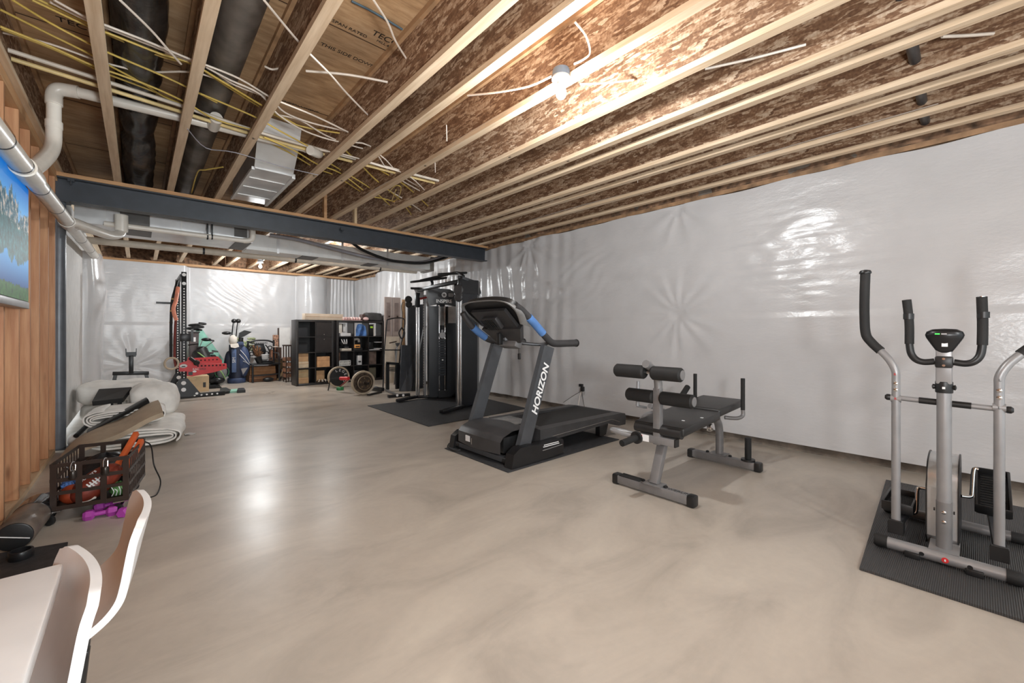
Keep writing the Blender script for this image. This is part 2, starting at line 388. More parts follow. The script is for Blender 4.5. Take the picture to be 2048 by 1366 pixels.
# rear part of the left wall: a white board, then a poly-wrapped chase under the drain
MB().bx(XL - 0.05, XL, 6.42, 12.4, 0.10, 2.74).obj('wall_left_rear', M_BOARD, kind='structure', flat=True)
def chase_fn(u, v):
    t = math.pi * u; z = v * 2.40
    b = 0.19 + 0.05 * math.exp(-((z - 1.75) / 0.45) ** 2) + 0.012 * nz((u * 4, 1, z), 1.5)
    return (XL + b * math.sin(t) ** 0.7 - 0.004, 9.3 - 0.52 * math.cos(t), z)
MB().grid(chase_fn, 24, 60).obj('trim_1', M_POLY, kind='structure', ang=180)
# bare stud wall on the left, its studs each their own part
wl = MB().bx(-0.735, -0.715, -3.0, 6.15, 0.0, 2.82).obj('wall_left', mat('backing_plywood', (150, 104, 70), 0.7, var=0.15), kind='structure', flat=True)
MB().bx(-0.712, XL, -3.0, 6.12, 0.0, 0.038).obj('bottom_plate', m_lumber('bottom_plate_lumber', (188, 158, 124), (214, 186, 152), 1), wl, flat=True)
MB().bx(-0.712, XL, -3.0, 6.3, 2.742, 2.818).obj('top_plate', m_lumber('top_plate_lumber', (186, 140, 98), (214, 172, 128), 1), wl, flat=True)
for y in (-1.2, -0.77, -0.34, 0.09, 0.52, 0.95, 1.38, 1.81, 2.24, 2.68, 3.12, 3.555, 3.99, 4.425, 4.824, 5.22, 5.686, 6.09):
    MB().box((-0.665, y + 0.019, 1.39), (0.089, 0.038, 2.70), 0, 0.003).obj('stud', M_STUD, wl)
for y in (3.78, 4.21, 5.02):
    MB().bx(-0.71, -0.63, y - 0.18, y + 0.19, 2.50, 2.54).obj('blocking', M_STUD, wl, flat=True)
# sill plates and insulated rim above the sheeted walls
MB().bx(XR - 0.035, XR + 0.12, -3.0, 12.7, 2.755, 2.80).obj('trim_2', mat('brown_sill_plate', (150, 118, 88), 0.7, var=0.2), kind='structure', flat=True)
def rim_fn(u, v):
    y = -2.9 + u * 15.5; z = 2.80 + v * 0.43
    return (XR - 0.02 - 0.05 * nz((1, y, z * 2), 3.0) - 0.03 * nz((6, y, z), 9.0), y, z)
MB().grid(rim_fn, 300, 10).obj('trim_3', M_INS, kind='structure')
MB().bx(-0.7, XR, 12.40, 12.62, 2.755, 2.80).obj('trim_4', M_LUM_X, kind='structure', flat=True)
def rim2_fn(u, v):
    x = -0.7 + u * 5.6; z = 2.80 + v * 0.43
    return (x, 12.58 - 0.05 * nz((x, 2, z * 2), 3.5), z)
MB().grid(rim2_fn, 110, 10).obj('trim_5', M_INS, kind='structure')
# ---------------------------------------------------------------- joists, beam, post
JX = [(-0.585, 'first wooden I-joist, lying along the top of the bare stud wall'),
      (-0.14, 'wooden I-joist between the stud wall and the black flexible duct'),
      (0.301, 'wooden I-joist between the crinkled black duct and the smooth grey duct'),
      (0.745, 'wooden I-joist just right of the smooth grey duct'),
      (1.383, 'wooden I-joist just right of the sheet metal register duct'),
      (1.650, 'wooden I-joist second to the right of the sheet metal register duct'),
      (2.112, 'wooden I-joist that carries the lit bulb'),
      (2.592, 'wooden I-joist next to the bulb on its right-hand side'),
      (3.065, 'wooden I-joist second to the right of the lit bulb'),
      (3.278, 'wooden I-joist third to the right of the lit bulb, close beside its neighbour'),
      (3.780, 'wooden I-joist fourth to the right of the lit bulb'),
      (3.975, 'wooden I-joist fifth to the right of the lit bulb, close beside its neighbour'),
      (4.410, 'wooden I-joist second from the white sheeted right wall'),
      (4.805, 'wooden I-joist nearest the white sheeted right wall')]
for i, (xr, lab) in enumerate(JX):
    w = 0.062; xc = xr - w / 2; t = thing('ceiling_joist', lab, 'joist', (xc, 0, ZJ), 0, 'wooden I-joists under the floor above')
    y0, y1 = -3.0, 12.50
    MB().bx(xc - w / 2, xc + w / 2, y0, y1, ZJ, ZJ + 0.038).obj('bottom_flange', M_LUM_Y, t, flat=True)
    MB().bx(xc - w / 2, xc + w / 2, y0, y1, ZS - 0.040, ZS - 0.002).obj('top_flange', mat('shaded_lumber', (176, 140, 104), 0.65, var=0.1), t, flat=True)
    MB().bx(xc - 0.006, xc + 0.006, y0, y1, ZJ + 0.038, ZS - 0.040).obj('web', M_OSB, t, flat=True)
    if i in (3, 4, 5, 6, 7, 8):
        p = [0, 0, 0, 4.05, 4.6, 4.55, 3.6, 2.9, 2.6][i]
        text('printed_mark', '46', 0.035, (xc, p, ZJ - 0.0005), (0, -1, 0), (1, 0, 0), M_INK, t, 0.0004)
t = thing('steel_beam', 'dark blue-grey painted steel I-beam crossing under the joists', 'beam', (2.1, 6.28, 2.54))
x0, x1 = -0.70, XR - 0.02
MB().bx(x0, x1, 6.20, 6.36, 2.54, 2.552).bx(x0, x1, 6.20, 6.36, 2.768, 2.780).bx(x0, x1, 6.272, 6.288, 2.552, 2.768).obj('steel_section', M_STEEL, t, flat=True)
MB().bx(x0, x1, 6.19, 6.37, 2.7805, 2.8195, 0.002).obj('wood_plate', M_LUM_X, t, flat=True)
for px, py in ((142, 360), (685, 458)):
    p = FY(px, py, 6.195); MB().box((p.x, 6.20, p.z), (0.05, 0.02, 0.03)).cyl((p.x, 6.195, p.z), (p.x, 6.195, p.z - 0.05), 0.008).obj('beam_clamp', M_STEEL, t)
t = thing('steel_column', 'round dark grey steel post under the left end of the beam', 'post', (-0.612, 6.28, 0))
MB().cyl((-0.612, 6.28, 0.012), (-0.612, 6.28, 2.528), 0.052, n=32).obj('pole', M_COL, t)
MB().bx(-0.70, -0.53, 6.2, 6.36, 2.528, 2.5395).obj('cap_plate', M_STEEL, t)
MB().bx(-0.70, -0.53, 6.2, 6.36, 0.0, 0.012).obj('base_plate', M_STEEL, t)
for (px, py, Y, lab) in ((657, 410, 6.1, 'upright wooden block standing on the beam left of the pale upright block'), (718, 428, 6.1, 'pale upright wooden block standing on the beam between two joists')):
    p = FY(px, py, Y); MB().box((p.x, Y + 0.16, 3.02), (0.038, 0.075, 0.395)).obj('squash_block', M_LUM_X if px < 700 else M_BIRCH, label=lab, cat='block', flat=True)
# ---------------------------------------------------------------- light fixtures
def light_fixture(p, lab):
    """a round grey ceiling box with a white lampholder and a lit bulb, screwed to a joist flange; p = centre of the box"""
    t = thing('light_fixture', lab, 'light', p)
    MB().lathe(p + V((0, 0, 0.03)), (0, 0, -1), [(0.052, 0), (0.056, 0.01), (0.056, 0.05)]).obj('junction_box', mat('blue_grey_box', (112, 126, 142), 0.5), t)
    MB().lathe(p + V((0, 0, -0.02)), (0, 0, -1), [(0.058, 0), (0.060, 0.012), (0.045, 0.022), (0.024, 0.03), (0.022, 0.045)]).obj('lampholder', M_WHITE, t)
    q = p + V((0, 0, -0.062))
    MB().lathe(q, (0, 0, -1), [(0.014, 0), (0.018, 0.012), (0.030, 0.04), (0.034, 0.058), (0.030, 0.078), (0.018, 0.092), (0.003, 0.097)]).obj('bulb', mat('lit_bulb', (255, 246, 232), 0.4, emit=30.0), t)
    return q + V((0, 0, -0.09))
BULB1 = light_fixture(V((2.022, 1.79, 2.855)), 'round ceiling box with a lit bulb on a joist near the camera')
BULB2 = light_fixture(V((2.03, 10.75, 2.79)), 'round ceiling box with a lit bulb at the far end beyond the beam')
# ---------------------------------------------------------------- ducts
def rough_tube(path, rad, n, amp, fr, seed):
    mb = MB(); P = spline(path, 14); m = len(P); up = V((0, 0, 1))
    def fn(u, v):
        i = min(m - 1, int(round(u * (m - 1)))); a = 2 * math.pi * v; r = rad(u)
        w = 1 + amp * nz((math.cos(a) * 1.2 + seed, u * fr, math.sin(a) * 1.2), 1.0) + 0.5 * amp * nz((math.cos(a) * 3, u * fr * 3, math.sin(a) * 3 + seed), 1.0)
        return P[i] + V((math.cos(a), 0, math.sin(a))) * r * w
    return mb.grid(fn, m - 1, n)
flex = rough_tube([(0.005, -0.4, 3.085), (0.005, 1.5, 3.085), (0.0, 3.0, 3.085), (0.0, 4.0, 3.11), (0.0, 4.38, 3.125), (0.0, 5.2, 3.075), (0.0, 6.0, 3.05), (0.0, 7.0, 3.05), (0.0, 8.4, 3.06)],
    lambda u: 0.128 * (1 - 0.22 * math.exp(-((u - 0.63) / 0.025) ** 2) - 0.3 * math.exp(-((u - 0.50) / 0.03) ** 2)), 30, 0.12, 26, 3)
tag(flex.obj('flexible_duct', M_FLEX), 'crinkled shiny black flexible duct in the joist bay by the stud wall', 'duct')
t = thing('round_duct', 'smooth grey wrapped round duct running toward the beam', 'duct', (0.44, 4.0, 3.05))
MB().tube([(0.45, 0.2, 3.112), (0.45, 3.0, 3.112), (0.45, 4.3, 3.112), (0.45, 7.2, 3.108)], 0.108, 28, 6).obj('duct_wrap', M_FLEX2, t)
p = V((0.45, 4.45, 3.114)); MB().lathe(p, (0, 1, 0), [(0.112, 0), (0.112, 0.14)]).obj('tape_band', M_FLEX, t)
t = thing('register_duct', 'rectangular sheet metal duct between joists with a flat front end', 'duct', (1.03, 5.3, 2.86))
MB().bx(0.865, 1.21, 4.84, 6.15, 2.845, 3.08, 0.004).obj('duct_body', M_GALV, t, flat=True)
MB().prism([(0.83, 4.40, 3.2), (0.81, 4.40, 3.02), (0.865, 4.86, 2.85), (0.865, 4.86, 3.2)], (0.36, 0.03, 0)).obj('end_boot', M_GALV2, t, flat=True)
for y in (5.15, 5.5, 5.85): MB().bx(0.86, 1.215, y, y + 0.012, 2.838, 2.846).obj('seam_rib', M_GALV2, t, flat=True)
MB().bar((0.855, 4.86, 2.85), (0.855, 6.15, 2.85), 0.025, 0.03).obj('side_rail', M_GALV2, t, flat=True); MB().bar((1.225, 4.85, 2.85), (1.225, 6.15, 2.85), 0.03, 0.05).obj('side_rail', M_GALV2, t, flat=True)
t = thing('trunk_duct', 'large sheet metal trunk duct hung behind the steel beam', 'duct', (2.0, 7.2, 2.45))
MB().bx(-0.55, 1.20, 6.85, 7.55, 2.455, 2.80, 0.003).obj('wide_section', M_GALV, t, flat=True)
MB().bx(1.21, 4.38, 7.38, 7.76, 2.455, 2.70, 0.003).obj('narrow_section', M_GALV2, t, flat=True)
MB().bx(4.38, 4.46, 7.36, 7.78, 2.43, 2.72, 0.003).obj('end_cap', mat('grey_end_cap', (128, 122, 114), 0.5), t, flat=True)
for x in (-0.3, 0.05, 0.4, 0.75, 1.1): MB().bx(x, x + 0.008, 6.842, 6.85, 2.46, 2.8).obj('seam', M_GALV2, t, flat=True)
for x in (1.5, 1.8, 2.1, 2.4, 2.7, 3.0, 3.3): MB().bx(x, x + 0.008, 7.373, 7.38, 2.46, 2.7).obj('seam', M_GALV2, t, flat=True)
for q in ((-0.17, 0.10, 6.838, 6.85, 2.5, 2.72), (-0.12, 0.12, 6.9, 7.3, 2.447, 2.455), (1.0, 1.18, 6.84, 7.5, 2.447, 2.455), (0.98, 1.13, 6.838, 6.85, 2.52, 2.7), (2.0, 2.25, 7.4, 7.76, 2.447, 2.455), (3.1, 3.3, 7.4, 7.76, 2.447, 2.455)):
    MB().bx(*q).obj('tape_patch', mat('grey_duct_tape', (96, 94, 92), 0.5), t, flat=True)
for x in (1.62, 2.62, 3.45): MB().bx(x, x + 0.035, 7.372, 7.377, 2.44, 2.82).obj('hanger_strap', M_GALV, t, flat=True)
# ---------------------------------------------------------------- drain pipes
t = thing('drain_pipe', 'long white drain pipe hung along the left wall with black bands', 'pipe', (-0.5, 4.5, 2.2))
def mz(y): return 2.135 + 0.0375 * (y - 3.147)
MB().tube([(-0.5, 0.2, mz(0.2)), (-0.5, 9.2, mz(9.2)), ], 0.050, 22, 1).obj('main_run', M_PVC, t)
for y in (3.15, 3.62, 4.22, 4.95, 5.62, 6.9, 8.0, 8.9): MB().lathe((-0.5, y, mz(y)), (0, 1, 0.0375), [(0.0515, -0.008), (0.0515, 0.008)]).obj('band', M_BLK, t)
for y, l in ((3.82, 0.30), (5.75, 0.26)): MB().lathe((-0.5, y - l / 2, mz(y - l / 2)), (0, 1, 0.0375), [(0.059, 0), (0.060, l * 0.35), (0.060, l * 0.65), (0.059, l)]).obj('coupling', M_PVC, t)
z0 = mz(3.8)
MB().tube([(-0.5, 3.80, z0), (-0.49, 3.92, z0 + 0.06), (-0.475, 4.1, z0 + 0.16), (-0.46, 4.30, z0 + 0.29), (-0.455, 4.40, z0 + 0.40), (-0.455, 4.42, z0 + 0.52)], 0.043, 20, 8).obj('lower_elbow', M_PVC, t)
MB().cyl((-0.455, 4.42, z0 + 0.52), (-0.455, 4.42, 2.88), 0.039, n=20).obj('riser', M_PVC, t)
for z_ in (z0 + 0.50, 2.83): MB().lathe((-0.455, 4.42, z_), (0, 0, 1), [(0.046, 0), (0.046, 0.05)]).obj('riser_collar', M_PVC, t)
MB().tube([(-0.455, 4.42, 2.87), (-0.452, 4.42, 2.91), (-0.43, 4.415, 2.945), (-0.38, 4.41, 2.955), (-0.33, 4.40, 2.957)], 0.045, 20, 8).obj('upper_elbow', M_PVC, t)
MB().tube([(-0.36, 4.405, 2.957), (0.3, 4.35, 2.958), (1.20, 4.30, 2.96)], 0.037, 20, 1).obj('branch_run', M_PVC, t)
MB().tube([(1.18, 4.30, 2.96), (1.26, 4.29, 2.955), (1.30, 4.28, 2.94), (1.27, 4.2, 2.90), (1.18, 4.12, 2.88)], 0.042, 16, 6).obj('end_elbow', M_PVC, t)
MB().cyl((0.47, 4.34, 2.945), (0.47, 4.14, 2.945), 0.046, n=20).obj('stub_tee', M_PVC, t)
z1 = mz(5.75)
MB().tube([(-0.5, 5.62, z1), (-0.44, 5.78, z1 + 0.005), (-0.34, 6.05, z1 + 0.01), (-0.24, 6.35, z1 + 0.03), (-0.17, 6.52, z1 + 0.08), (-0.15, 6.56, z1 + 0.16)], 0.046, 20, 8).obj('side_branch', M_PVC, t)
MB().lathe((-0.15, 6.56, z1 + 0.12), (0, 0, 1), [(0.056, 0), (0.058, 0.02), (0.058, 0.19)]).obj('hub', M_PVC, t)
pa, pb = FY(232, 449, 6.66), FY(492, 482, 6.66)
t = thing('condensate_pipe', 'slim white pipe run along the front of the trunk duct', 'pipe', pa)
MB().tube([pa + V((-0.1, 0, -0.005)), pb], 0.030, 18, 1).obj('pipe_run', M_PVC, t)
MB().tube([pb + V((-0.03, 0, 0)), pb + V((0.03, 0, 0.01)), pb + V((0.075, 0, 0.05)), pb + V((0.08, 0, 0.18))], 0.034, 18, 6).obj('elbow', M_PVC, t)
for px in (415, 424):
    p = FY(px, 474, 6.66); MB().lathe((p.x, 6.66, p.z), (1, 0, 0), [(0.034, -0.008), (0.034, 0.008)]).bx(p.x - 0.01, p.x + 0.01, 6.655, 6.665, p.z, 2.82).obj('hanger_strap', M_BLK, t)
t = thing('vent_pipe', 'thick cream pipe crossing below the joists beyond the trunk duct', 'pipe', (2, 8.35, 2.5))
MB().tube([(-0.55, 8.4, 2.50), (4.55, 8.25, 2.53)], 0.050, 22, 1).obj('pipe_run', M_PVCB, t)
for x in (0.78, 2.13, 3.72): MB().lathe((x, 8.4 - 0.0294 * (x + 0.55), 2.50 + 0.0059 * (x + 0.55)), (1, -0.03, 0), [(0.054, -0.014), (0.054, 0.014)]).obj('hanger_band', M_BLK, t)
t = thing('grey_pipe', 'dark grey pipe threaded through the joist webs at the right', 'pipe', (3.9, 0.28, 2.92))
MB().tube([(2.2, 0.27, 3.03), (3.2, 0.275, 2.985), (4.0, 0.28, 2.945), (4.86, 0.295, 2.905)], 0.030, 18, 3).obj('pipe_run', mat('dark_grey_pipe', (74, 76, 80), 0.35, 0.4), t)
for xr, _ in JX[7:13]:
    x = xr - 0.025; MB().lathe((x - 0.0005, 0.275, 3.03 - 0.047 * (x - 2.2)), (1, 0, 0), [(0.048, 0), (0.048, 0.002)]).obj('web_hole', mat('dark_hole', (24, 16, 11), 0.9), t)
for k, (dy, px) in enumerate((((0, 0)), ((0.09, 0)))):
    MB().tube([(-0.6, 3.97 + dy, 2.93 - 0.01 * k), (0.2, 4.06 + dy, 2.93 - 0.01 * k), (0.9, 4.16 + dy, 2.93), (2.1, 4.14 + dy, 2.93), (2.58, 4.12 + dy, 2.93)], 0.014, 12, 6).obj('water_pipe', M_PVCB if k == 0 else mat('pale_yellow_pipe', (222, 198, 140), 0.45), label=['pale straight water pipe through the joists, the left of two', 'cream yellow water pipe through the joists, the right of two'][k], cat='pipe', group='water pipes through the joists')
pts = [FY(*q) for q in ((540, 470, 7.05), (600, 480, 7.05), (665, 497, 7.05), (755, 518, 7.05), (835, 525, 7.1), (872, 517, 7.1), (890, 508, 7.1))]
MB().tube(pts, 0.028, 12, 5).obj('refrigerant_line', M_GRC, label='grey insulated refrigerant line sagging below the duct', cat='pipe')
pts = [FY(*q) for q in ((705, 486, 6.7), (725, 500, 6.8), (762, 515, 6.9), (795, 523, 6.95), (850, 526, 6.95), (895, 514, 6.95))]
MB().tube(pts, 0.024, 12, 5).obj('refrigerant_line', M_BLC, label='black insulated refrigerant line looping out from behind the beam', cat='pipe')
# ---------------------------------------------------------------- cables through the joist webs
NC = [0]
def cable(pts, z, m, lab, group=None, r=0.0065, zs=None):
    P = []; NC[0] += 1; z += 0.014 * ((NC[0] * 3) % 8) - 0.05 if group and 'bundled' in group else 0
    for k, (x, y) in enumerate(pts): P.append(FZ(x, y, zs[k] if zs else z + 0.006 * math.sin(k * 2.1)))
    o = MB().tube(P, r, 6, 4).obj('electrical_cable', m)
    return tag(o, lab, 'cable', group)
GY = 'yellow cables bundled through the joists'; GW = 'white cables bundled through the joists'
LY = 'yellow electrical cable slung with others across the joist bays'
for pts in ([(25, 0), (97, 44), (164, 80), (218, 106), (322, 150), (381, 178), (434, 205)],
            [(0, 19), (88, 63), (187, 112), (226, 135), (281, 164), (328, 193), (372, 212)],
            [(0, 53), (103, 94), (190, 133), (232, 147), (300, 172), (372, 205), (434, 240), (514, 262)],
            [(64, 0), (179, 54), (218, 67), (322, 108), (381, 126), (440, 160), (529, 214), (590, 248)],
            [(66, -6), (183, 50), (222, 72), (326, 114), (388, 130), (450, 170), (535, 222), (600, 252), (690, 268)],
            [(400, 187), (455, 210), (514, 236), (560, 262), (631, 300)],
            [(523, 278), (580, 306), (631, 336), (672, 352), (722, 384)],
            [(528, 274), (590, 302), (634, 328), (680, 346), (726, 380)],
            [(545, 272), (600, 290), (640, 315), (690, 345), (745, 380), (790, 420)],
            [(2, 58), (110, 100), (195, 140), (236, 156), (310, 184), (380, 216), (450, 250), (530, 280)]):
    cable(pts, 2.945, M_YEL, LY, GY)
LW = 'white electrical cable slung across the joist bays with the bundle'
for pts in ([(108, 0), (176, 37), (218, 53), (300, 85), (384, 120), (417, 132), (480, 158), (538, 193), (564, 205), (630, 232), (696, 264)],
            [(100, 4), (176, 42), (218, 58), (300, 90), (384, 124), (418, 136), (470, 170), (538, 197), (570, 225), (620, 245), (690, 262)],
            [(0, 64), (100, 88), (190, 120), (226, 130), (293, 144), (381, 144), (440, 160), (538, 195)],
            [(412, 134), (460, 160), (520, 188), (555, 228), (610, 262), (675, 283), (740, 292), (780, 345), (840, 382)],
            [(555, 230), (600, 240), (650, 270), (700, 290), (760, 310), (800, 350), (842, 376)],
            [(640, 300), (700, 312), (760, 332), (818, 352), (860, 392)]):
    cable(pts, 2.95, M_WHC, LW, GW)
for pts in ([(690, 300), (722, 330), (752, 360), (800, 400), (830, 440)], [(725, 318), (760, 340), (812, 372), (856, 412)], [(760, 372), (790, 388), (826, 410), (868, 440)], [(730, 392), (770, 398), (822, 414)]):
    cable(pts, 2.945, M_YEL if pts[0][0] < 750 else M_WHC, 'loose end of cable fanning between the joists near the beam', 'cable ends fanning near the beam', 0.008)
cable([(240, 0), (300, 58), (337, 100), (362, 128)], 2.86, M_WHC, 'single white cable sloping across the crinkled black duct')
cable([(528, 0), (603, 90), (660, 148), (693, 186), (738, 232)], 2.91, M_WHC, 'long white cable sloping across two joist bays right of the grey duct')
cable([(747, 0), (775, 44), (790, 80), (808, 110), (827, 139)], 3.05, M_WHC, 'white cable curving over the stamped plywood at top centre')
cable([(612, 142), (700, 150), (793, 168)], 3.02, M_WHC, 'short straight white cable stretched between two joists at top centre', r=0.008)
cable([(703, 2), (750, 26), (805, 59)], 3.21, M_BLUC, 'thin dark blue cable lying against the plywood')
cable([(530, 133), (545, 139), (564, 135)], 3.0, M_WHC, 'tiny curl of white cable poking out of a joist')
cable([(375, 258), (412, 296), (470, 305), (560, 332), (636, 350)], 2.80, M_GRC, 'thin grey wire stretched under the ducts toward the register', r=0.004)
cable([(383, 386), (395, 345), (410, 340), (446, 334)], 2.86, M_YEL, 'short yellow cable end curling beside the grey duct near the beam')
cable([(935, 191), (1000, 184), (1060, 172), (1104, 152)], 2.83, M_WHC, 'white cable reaching the bulb box from the left', zs=[2.95, 2.88, 2.84, 2.85])
cable([(1150, 44), (1172, 72), (1180, 104), (1168, 118), (1148, 128)], 2.95, M_WHC, 'white cable looping up from the bulb box to the next joist', zs=[2.98, 2.95, 2.9, 2.87, 2.86])
cable([(1160, 168), (1210, 166), (1267, 160)], 2.9, M_WHC, 'white cable leaving the bulb box to the right', zs=[2.87, 2.9, 2.93])
cable([(1410, 138), (1500, 118), (1612, 89)], 2.90, M_WHC, 'flat white cable along the web second to the right of the bulb', r=0.008)
cable([(1884, 73), (1935, 71), (1988, 67)], 2.93, M_WHC, 'white cable stub through a web at the far right of the ceiling', r=0.009)
P = [V((2.07, y, 2.868 + 0.012 * math.sin(y * 3))) for y in (2.2, 3.0, 3.8, 4.6, 5.3, 6.0)]
MB().tube(P, 0.005, 6, 4).obj('electrical_cable', M_WHC, label='thin white cable stapled along the bulb joist toward the beam', cat='cable')
P = [V((4.375, y, 2.872 + 0.01 * math.sin(y * 2))) for y in (0.2, 1.5, 2.6, 3.8, 5.0)]
MB().tube(P, 0.005, 6, 4).obj('electrical_cable', M_WHC, label='thin white cable along the joist second from the right wall', cat='cable')
cable([(778, 385), (790, 372), (802, 375), (796, 396), (784, 402), (792, 380)], 2.93, M_YEL, 'small coil of yellow cable hanging above the beam', r=0.006)
for px, py, pz in ((893, 250, 280), (1275, 340, 372), (870, 318, 360)):
    a = FZ(px, py, 3.0); MB().tube([a, a + V((0.004, 0, -0.14))], 0.004, 6, 1).obj('electrical_cable', M_WHC, label='short white wire end hanging straight down between joists', cat='cable', group='hanging wire ends')
# ================================================================ treadmill on its mat
MB().bx(2.34, 3.98, 2.665, 3.66, 0.001, 0.009, 0.003).obj('floor_mat', M_RUB, label='long black mat lying under the treadmill', cat='mat')
t = thing('treadmill', 'black and grey folding treadmill with blue grips facing away from the right wall', 'treadmill', (3.3, 3.18, 0.009))
T0 = 0.009
def rail(y0, y1):
    b = MB(); pf = [(2.86, 0.265), (4.20, 0.250), (4.29, 0.235), (4.31, 0.20), (4.30, 0.105), (4.16, 0.110), (3.99, 0.165), (2.86, 0.135)]
    return b.prism([(x, y0, z) for x, z in pf], (0, y1 - y0, 0))
rail(2.795, 2.905).obj('side_rail', M_CHAR, t); rail(3.475, 3.585).obj('side_rail', M_CHAR, t)
MB().bx(2.86, 4.26, 2.905, 3.475, 0.17, 0.232).lathe((4.26, 2.905, 0.201), (0, 1, 0), [(0.031, 0), (0.031, 0.57)]).obj('running_belt', mat('running_belt', (44, 43, 43), 0.7, var=0.1, scale=30), t)
MB().bx(4.255, 4.315, 2.80, 3.58, 0.105, 0.235, 0.012).obj('rear_roller_cover', M_CHAR, t)
MB().bar((2.9, 2.793, 0.175), (4.02, 2.793, 0.205), 0.012, 0.004).bar((4.02, 2.793, 0.205), (4.17, 2.793, 0.155), 0.012, 0.004).obj('silver_line', M_CHROME, t)
b = MB()
hp = [(2.415, 0.10), (2.415, 0.205), (2.45, 0.245), (2.56, 0.285), (2.70, 0.29), (2.90, 0.265), (3.02, 0.238), (3.02, 0.20), (2.80, 0.11)]
def hood_fn(u, v):
    y = 2.86 + 0.66 * v; bow = -0.045 * math.sin(math.pi * v)
    i = u * (len(hp) - 1); k = min(len(hp) - 2, int(i)); f = i - k
    x = hp[k][0] + (hp[k + 1][0] - hp[k][0]) * f; z = hp[k][1] + (hp[k + 1][1] - hp[k][1]) * f
    return (x + bow * (1 if u < 0.5 else 0), y, z + 0.018 * math.sin(math.pi * v) * (1 if 0.1 < u < 0.9 else 0))
b.grid(hood_fn, 32, 16); b.obj('motor_cover', M_CHAR, t)
MB().bx(2.46, 2.80, 2.87, 3.51, 0.10, 0.24).obj('motor_housing', M_BLK, t, flat=True)
MB().bx(2.72, 2.98, 3.02, 3.38, 0.292, 0.298, 0.002).obj('cover_inlay', mat('smoke_inlay', (118, 116, 114), 0.25), t)
MB().box((2.374, 3.30, 0.17), (0.006, 0.07, 0.055)).obj('warning_sticker', M_WHT, t, flat=True)
MB().box((2.374, 3.22, 0.155), (0.006, 0.04, 0.06)).obj('warning_sticker', mat('grey_sticker', (170, 168, 160), 0.5), t, flat=True)
for y0, y1, sg in ((2.69, 2.79, -1), (3.59, 3.67, 1)):
    pf = [(2.40, T0), (2.425, 0.13), (2.50, 0.175), (2.64, 0.178), (2.74, 0.165), (3.06, 0.165), (3.075, 0.15), (3.075, 0.03), (2.62, T0)]
    MB().prism([(x, y0, z) for x, z in pf], (0, y1 - y0, 0)).obj('base_shroud', M_BLK2, t)
b = MB()
for k, w in ((0, 0.20), (1, 0.22)): b.box((2.90, 2.6885, 0.150 - 0.016 * k), (w, 0.003, 0.007))
b.obj('printed_lines', M_WHT, t, flat=True, label='small white lettering')
MB().bar((2.78, 2.688, 0.105), (3.05, 2.688, 0.115), 0.014, 0.004).obj('release_lever', M_SILV, t)
MB().bx(2.43, 2.49, 2.79, 3.59, 0.03, 0.075).obj('front_crossbar', M_DKG, t, flat=True)
for y in (2.83, 3.55):
    b = MB(); b.lathe((2.46, y - 0.02, 0.045), (0, 1, 0), [(0.036, 0), (0.036, 0.04)]); b.obj('transport_wheel', M_BLK, t)
for y in (2.90, 3.48):
    MB().prism([(3.90, y - 0.03, 0.15), (4.07, y - 0.03, 0.155), (4.02, y - 0.03, 0.02), (3.95, y - 0.03, T0), (3.90, y - 0.03, T0 + 0.01)], (0, 0.06, 0)).obj('rear_foot', M_BLK, t)
for y0, yt in ((2.765, 2.775), (3.545, 3.545)):
    b = MB(); b.prism([(2.555, y0, 0.15), (2.70, y0, 0.15), (3.035, yt, 1.04), (2.90, yt, 1.075)], (0, 0.055, 0)); u_ = b.obj('upright', M_DKG, t)
d = V((0.335, 0, 0.905)).normalized()
text('printed_name', 'HORIZON', 0.105, V((2.832, 2.763, 0.66)), d, (-d.z, 0, d.x), M_WHT, t, 0.0008, 'white lettering', shear=0.2, bold=0.003)
for y, s_ in ((2.80, -1), (3.565, 1)):
    P = [(3.395, y, 1.085), (3.12, y, 1.085), (3.03, y, 1.095), (2.95, y, 1.145), (2.78, y, 1.285), (2.63, y, 1.395), (2.54, y, 1.44)]
    if s_ > 0: P = [(3.36, y, 1.085), (3.08, y, 1.085), (2.98, y, 1.09), (2.88, y, 1.11), (2.80, y, 1.14), (2.65, y, 1.235), (2.55, y, 1.33), (2.50, y, 1.40)]
    MB().tube(P, lambda k: 0.036 - 0.004 * k, 16, 6).obj('arm', M_CHAR, t)
    MB().lathe((3.39 - (0.03 if s_ > 0 else 0), y, 1.085), (1, 0, 0), [(0.039, 0), (0.04, 0.012), (0.032, 0.02)]).obj('arm_end_cap', M_BLK, t)
    MB().tube([(2.90, y, 1.186), (2.78, y, 1.285), (2.71, y, 1.338)] if s_ < 0 else [(2.80, y, 1.142), (2.72, y, 1.188), (2.63, y, 1.252)], 0.0385, 16, 4).obj('blue_grip', M_BLUE, t, label='blue grip patch')
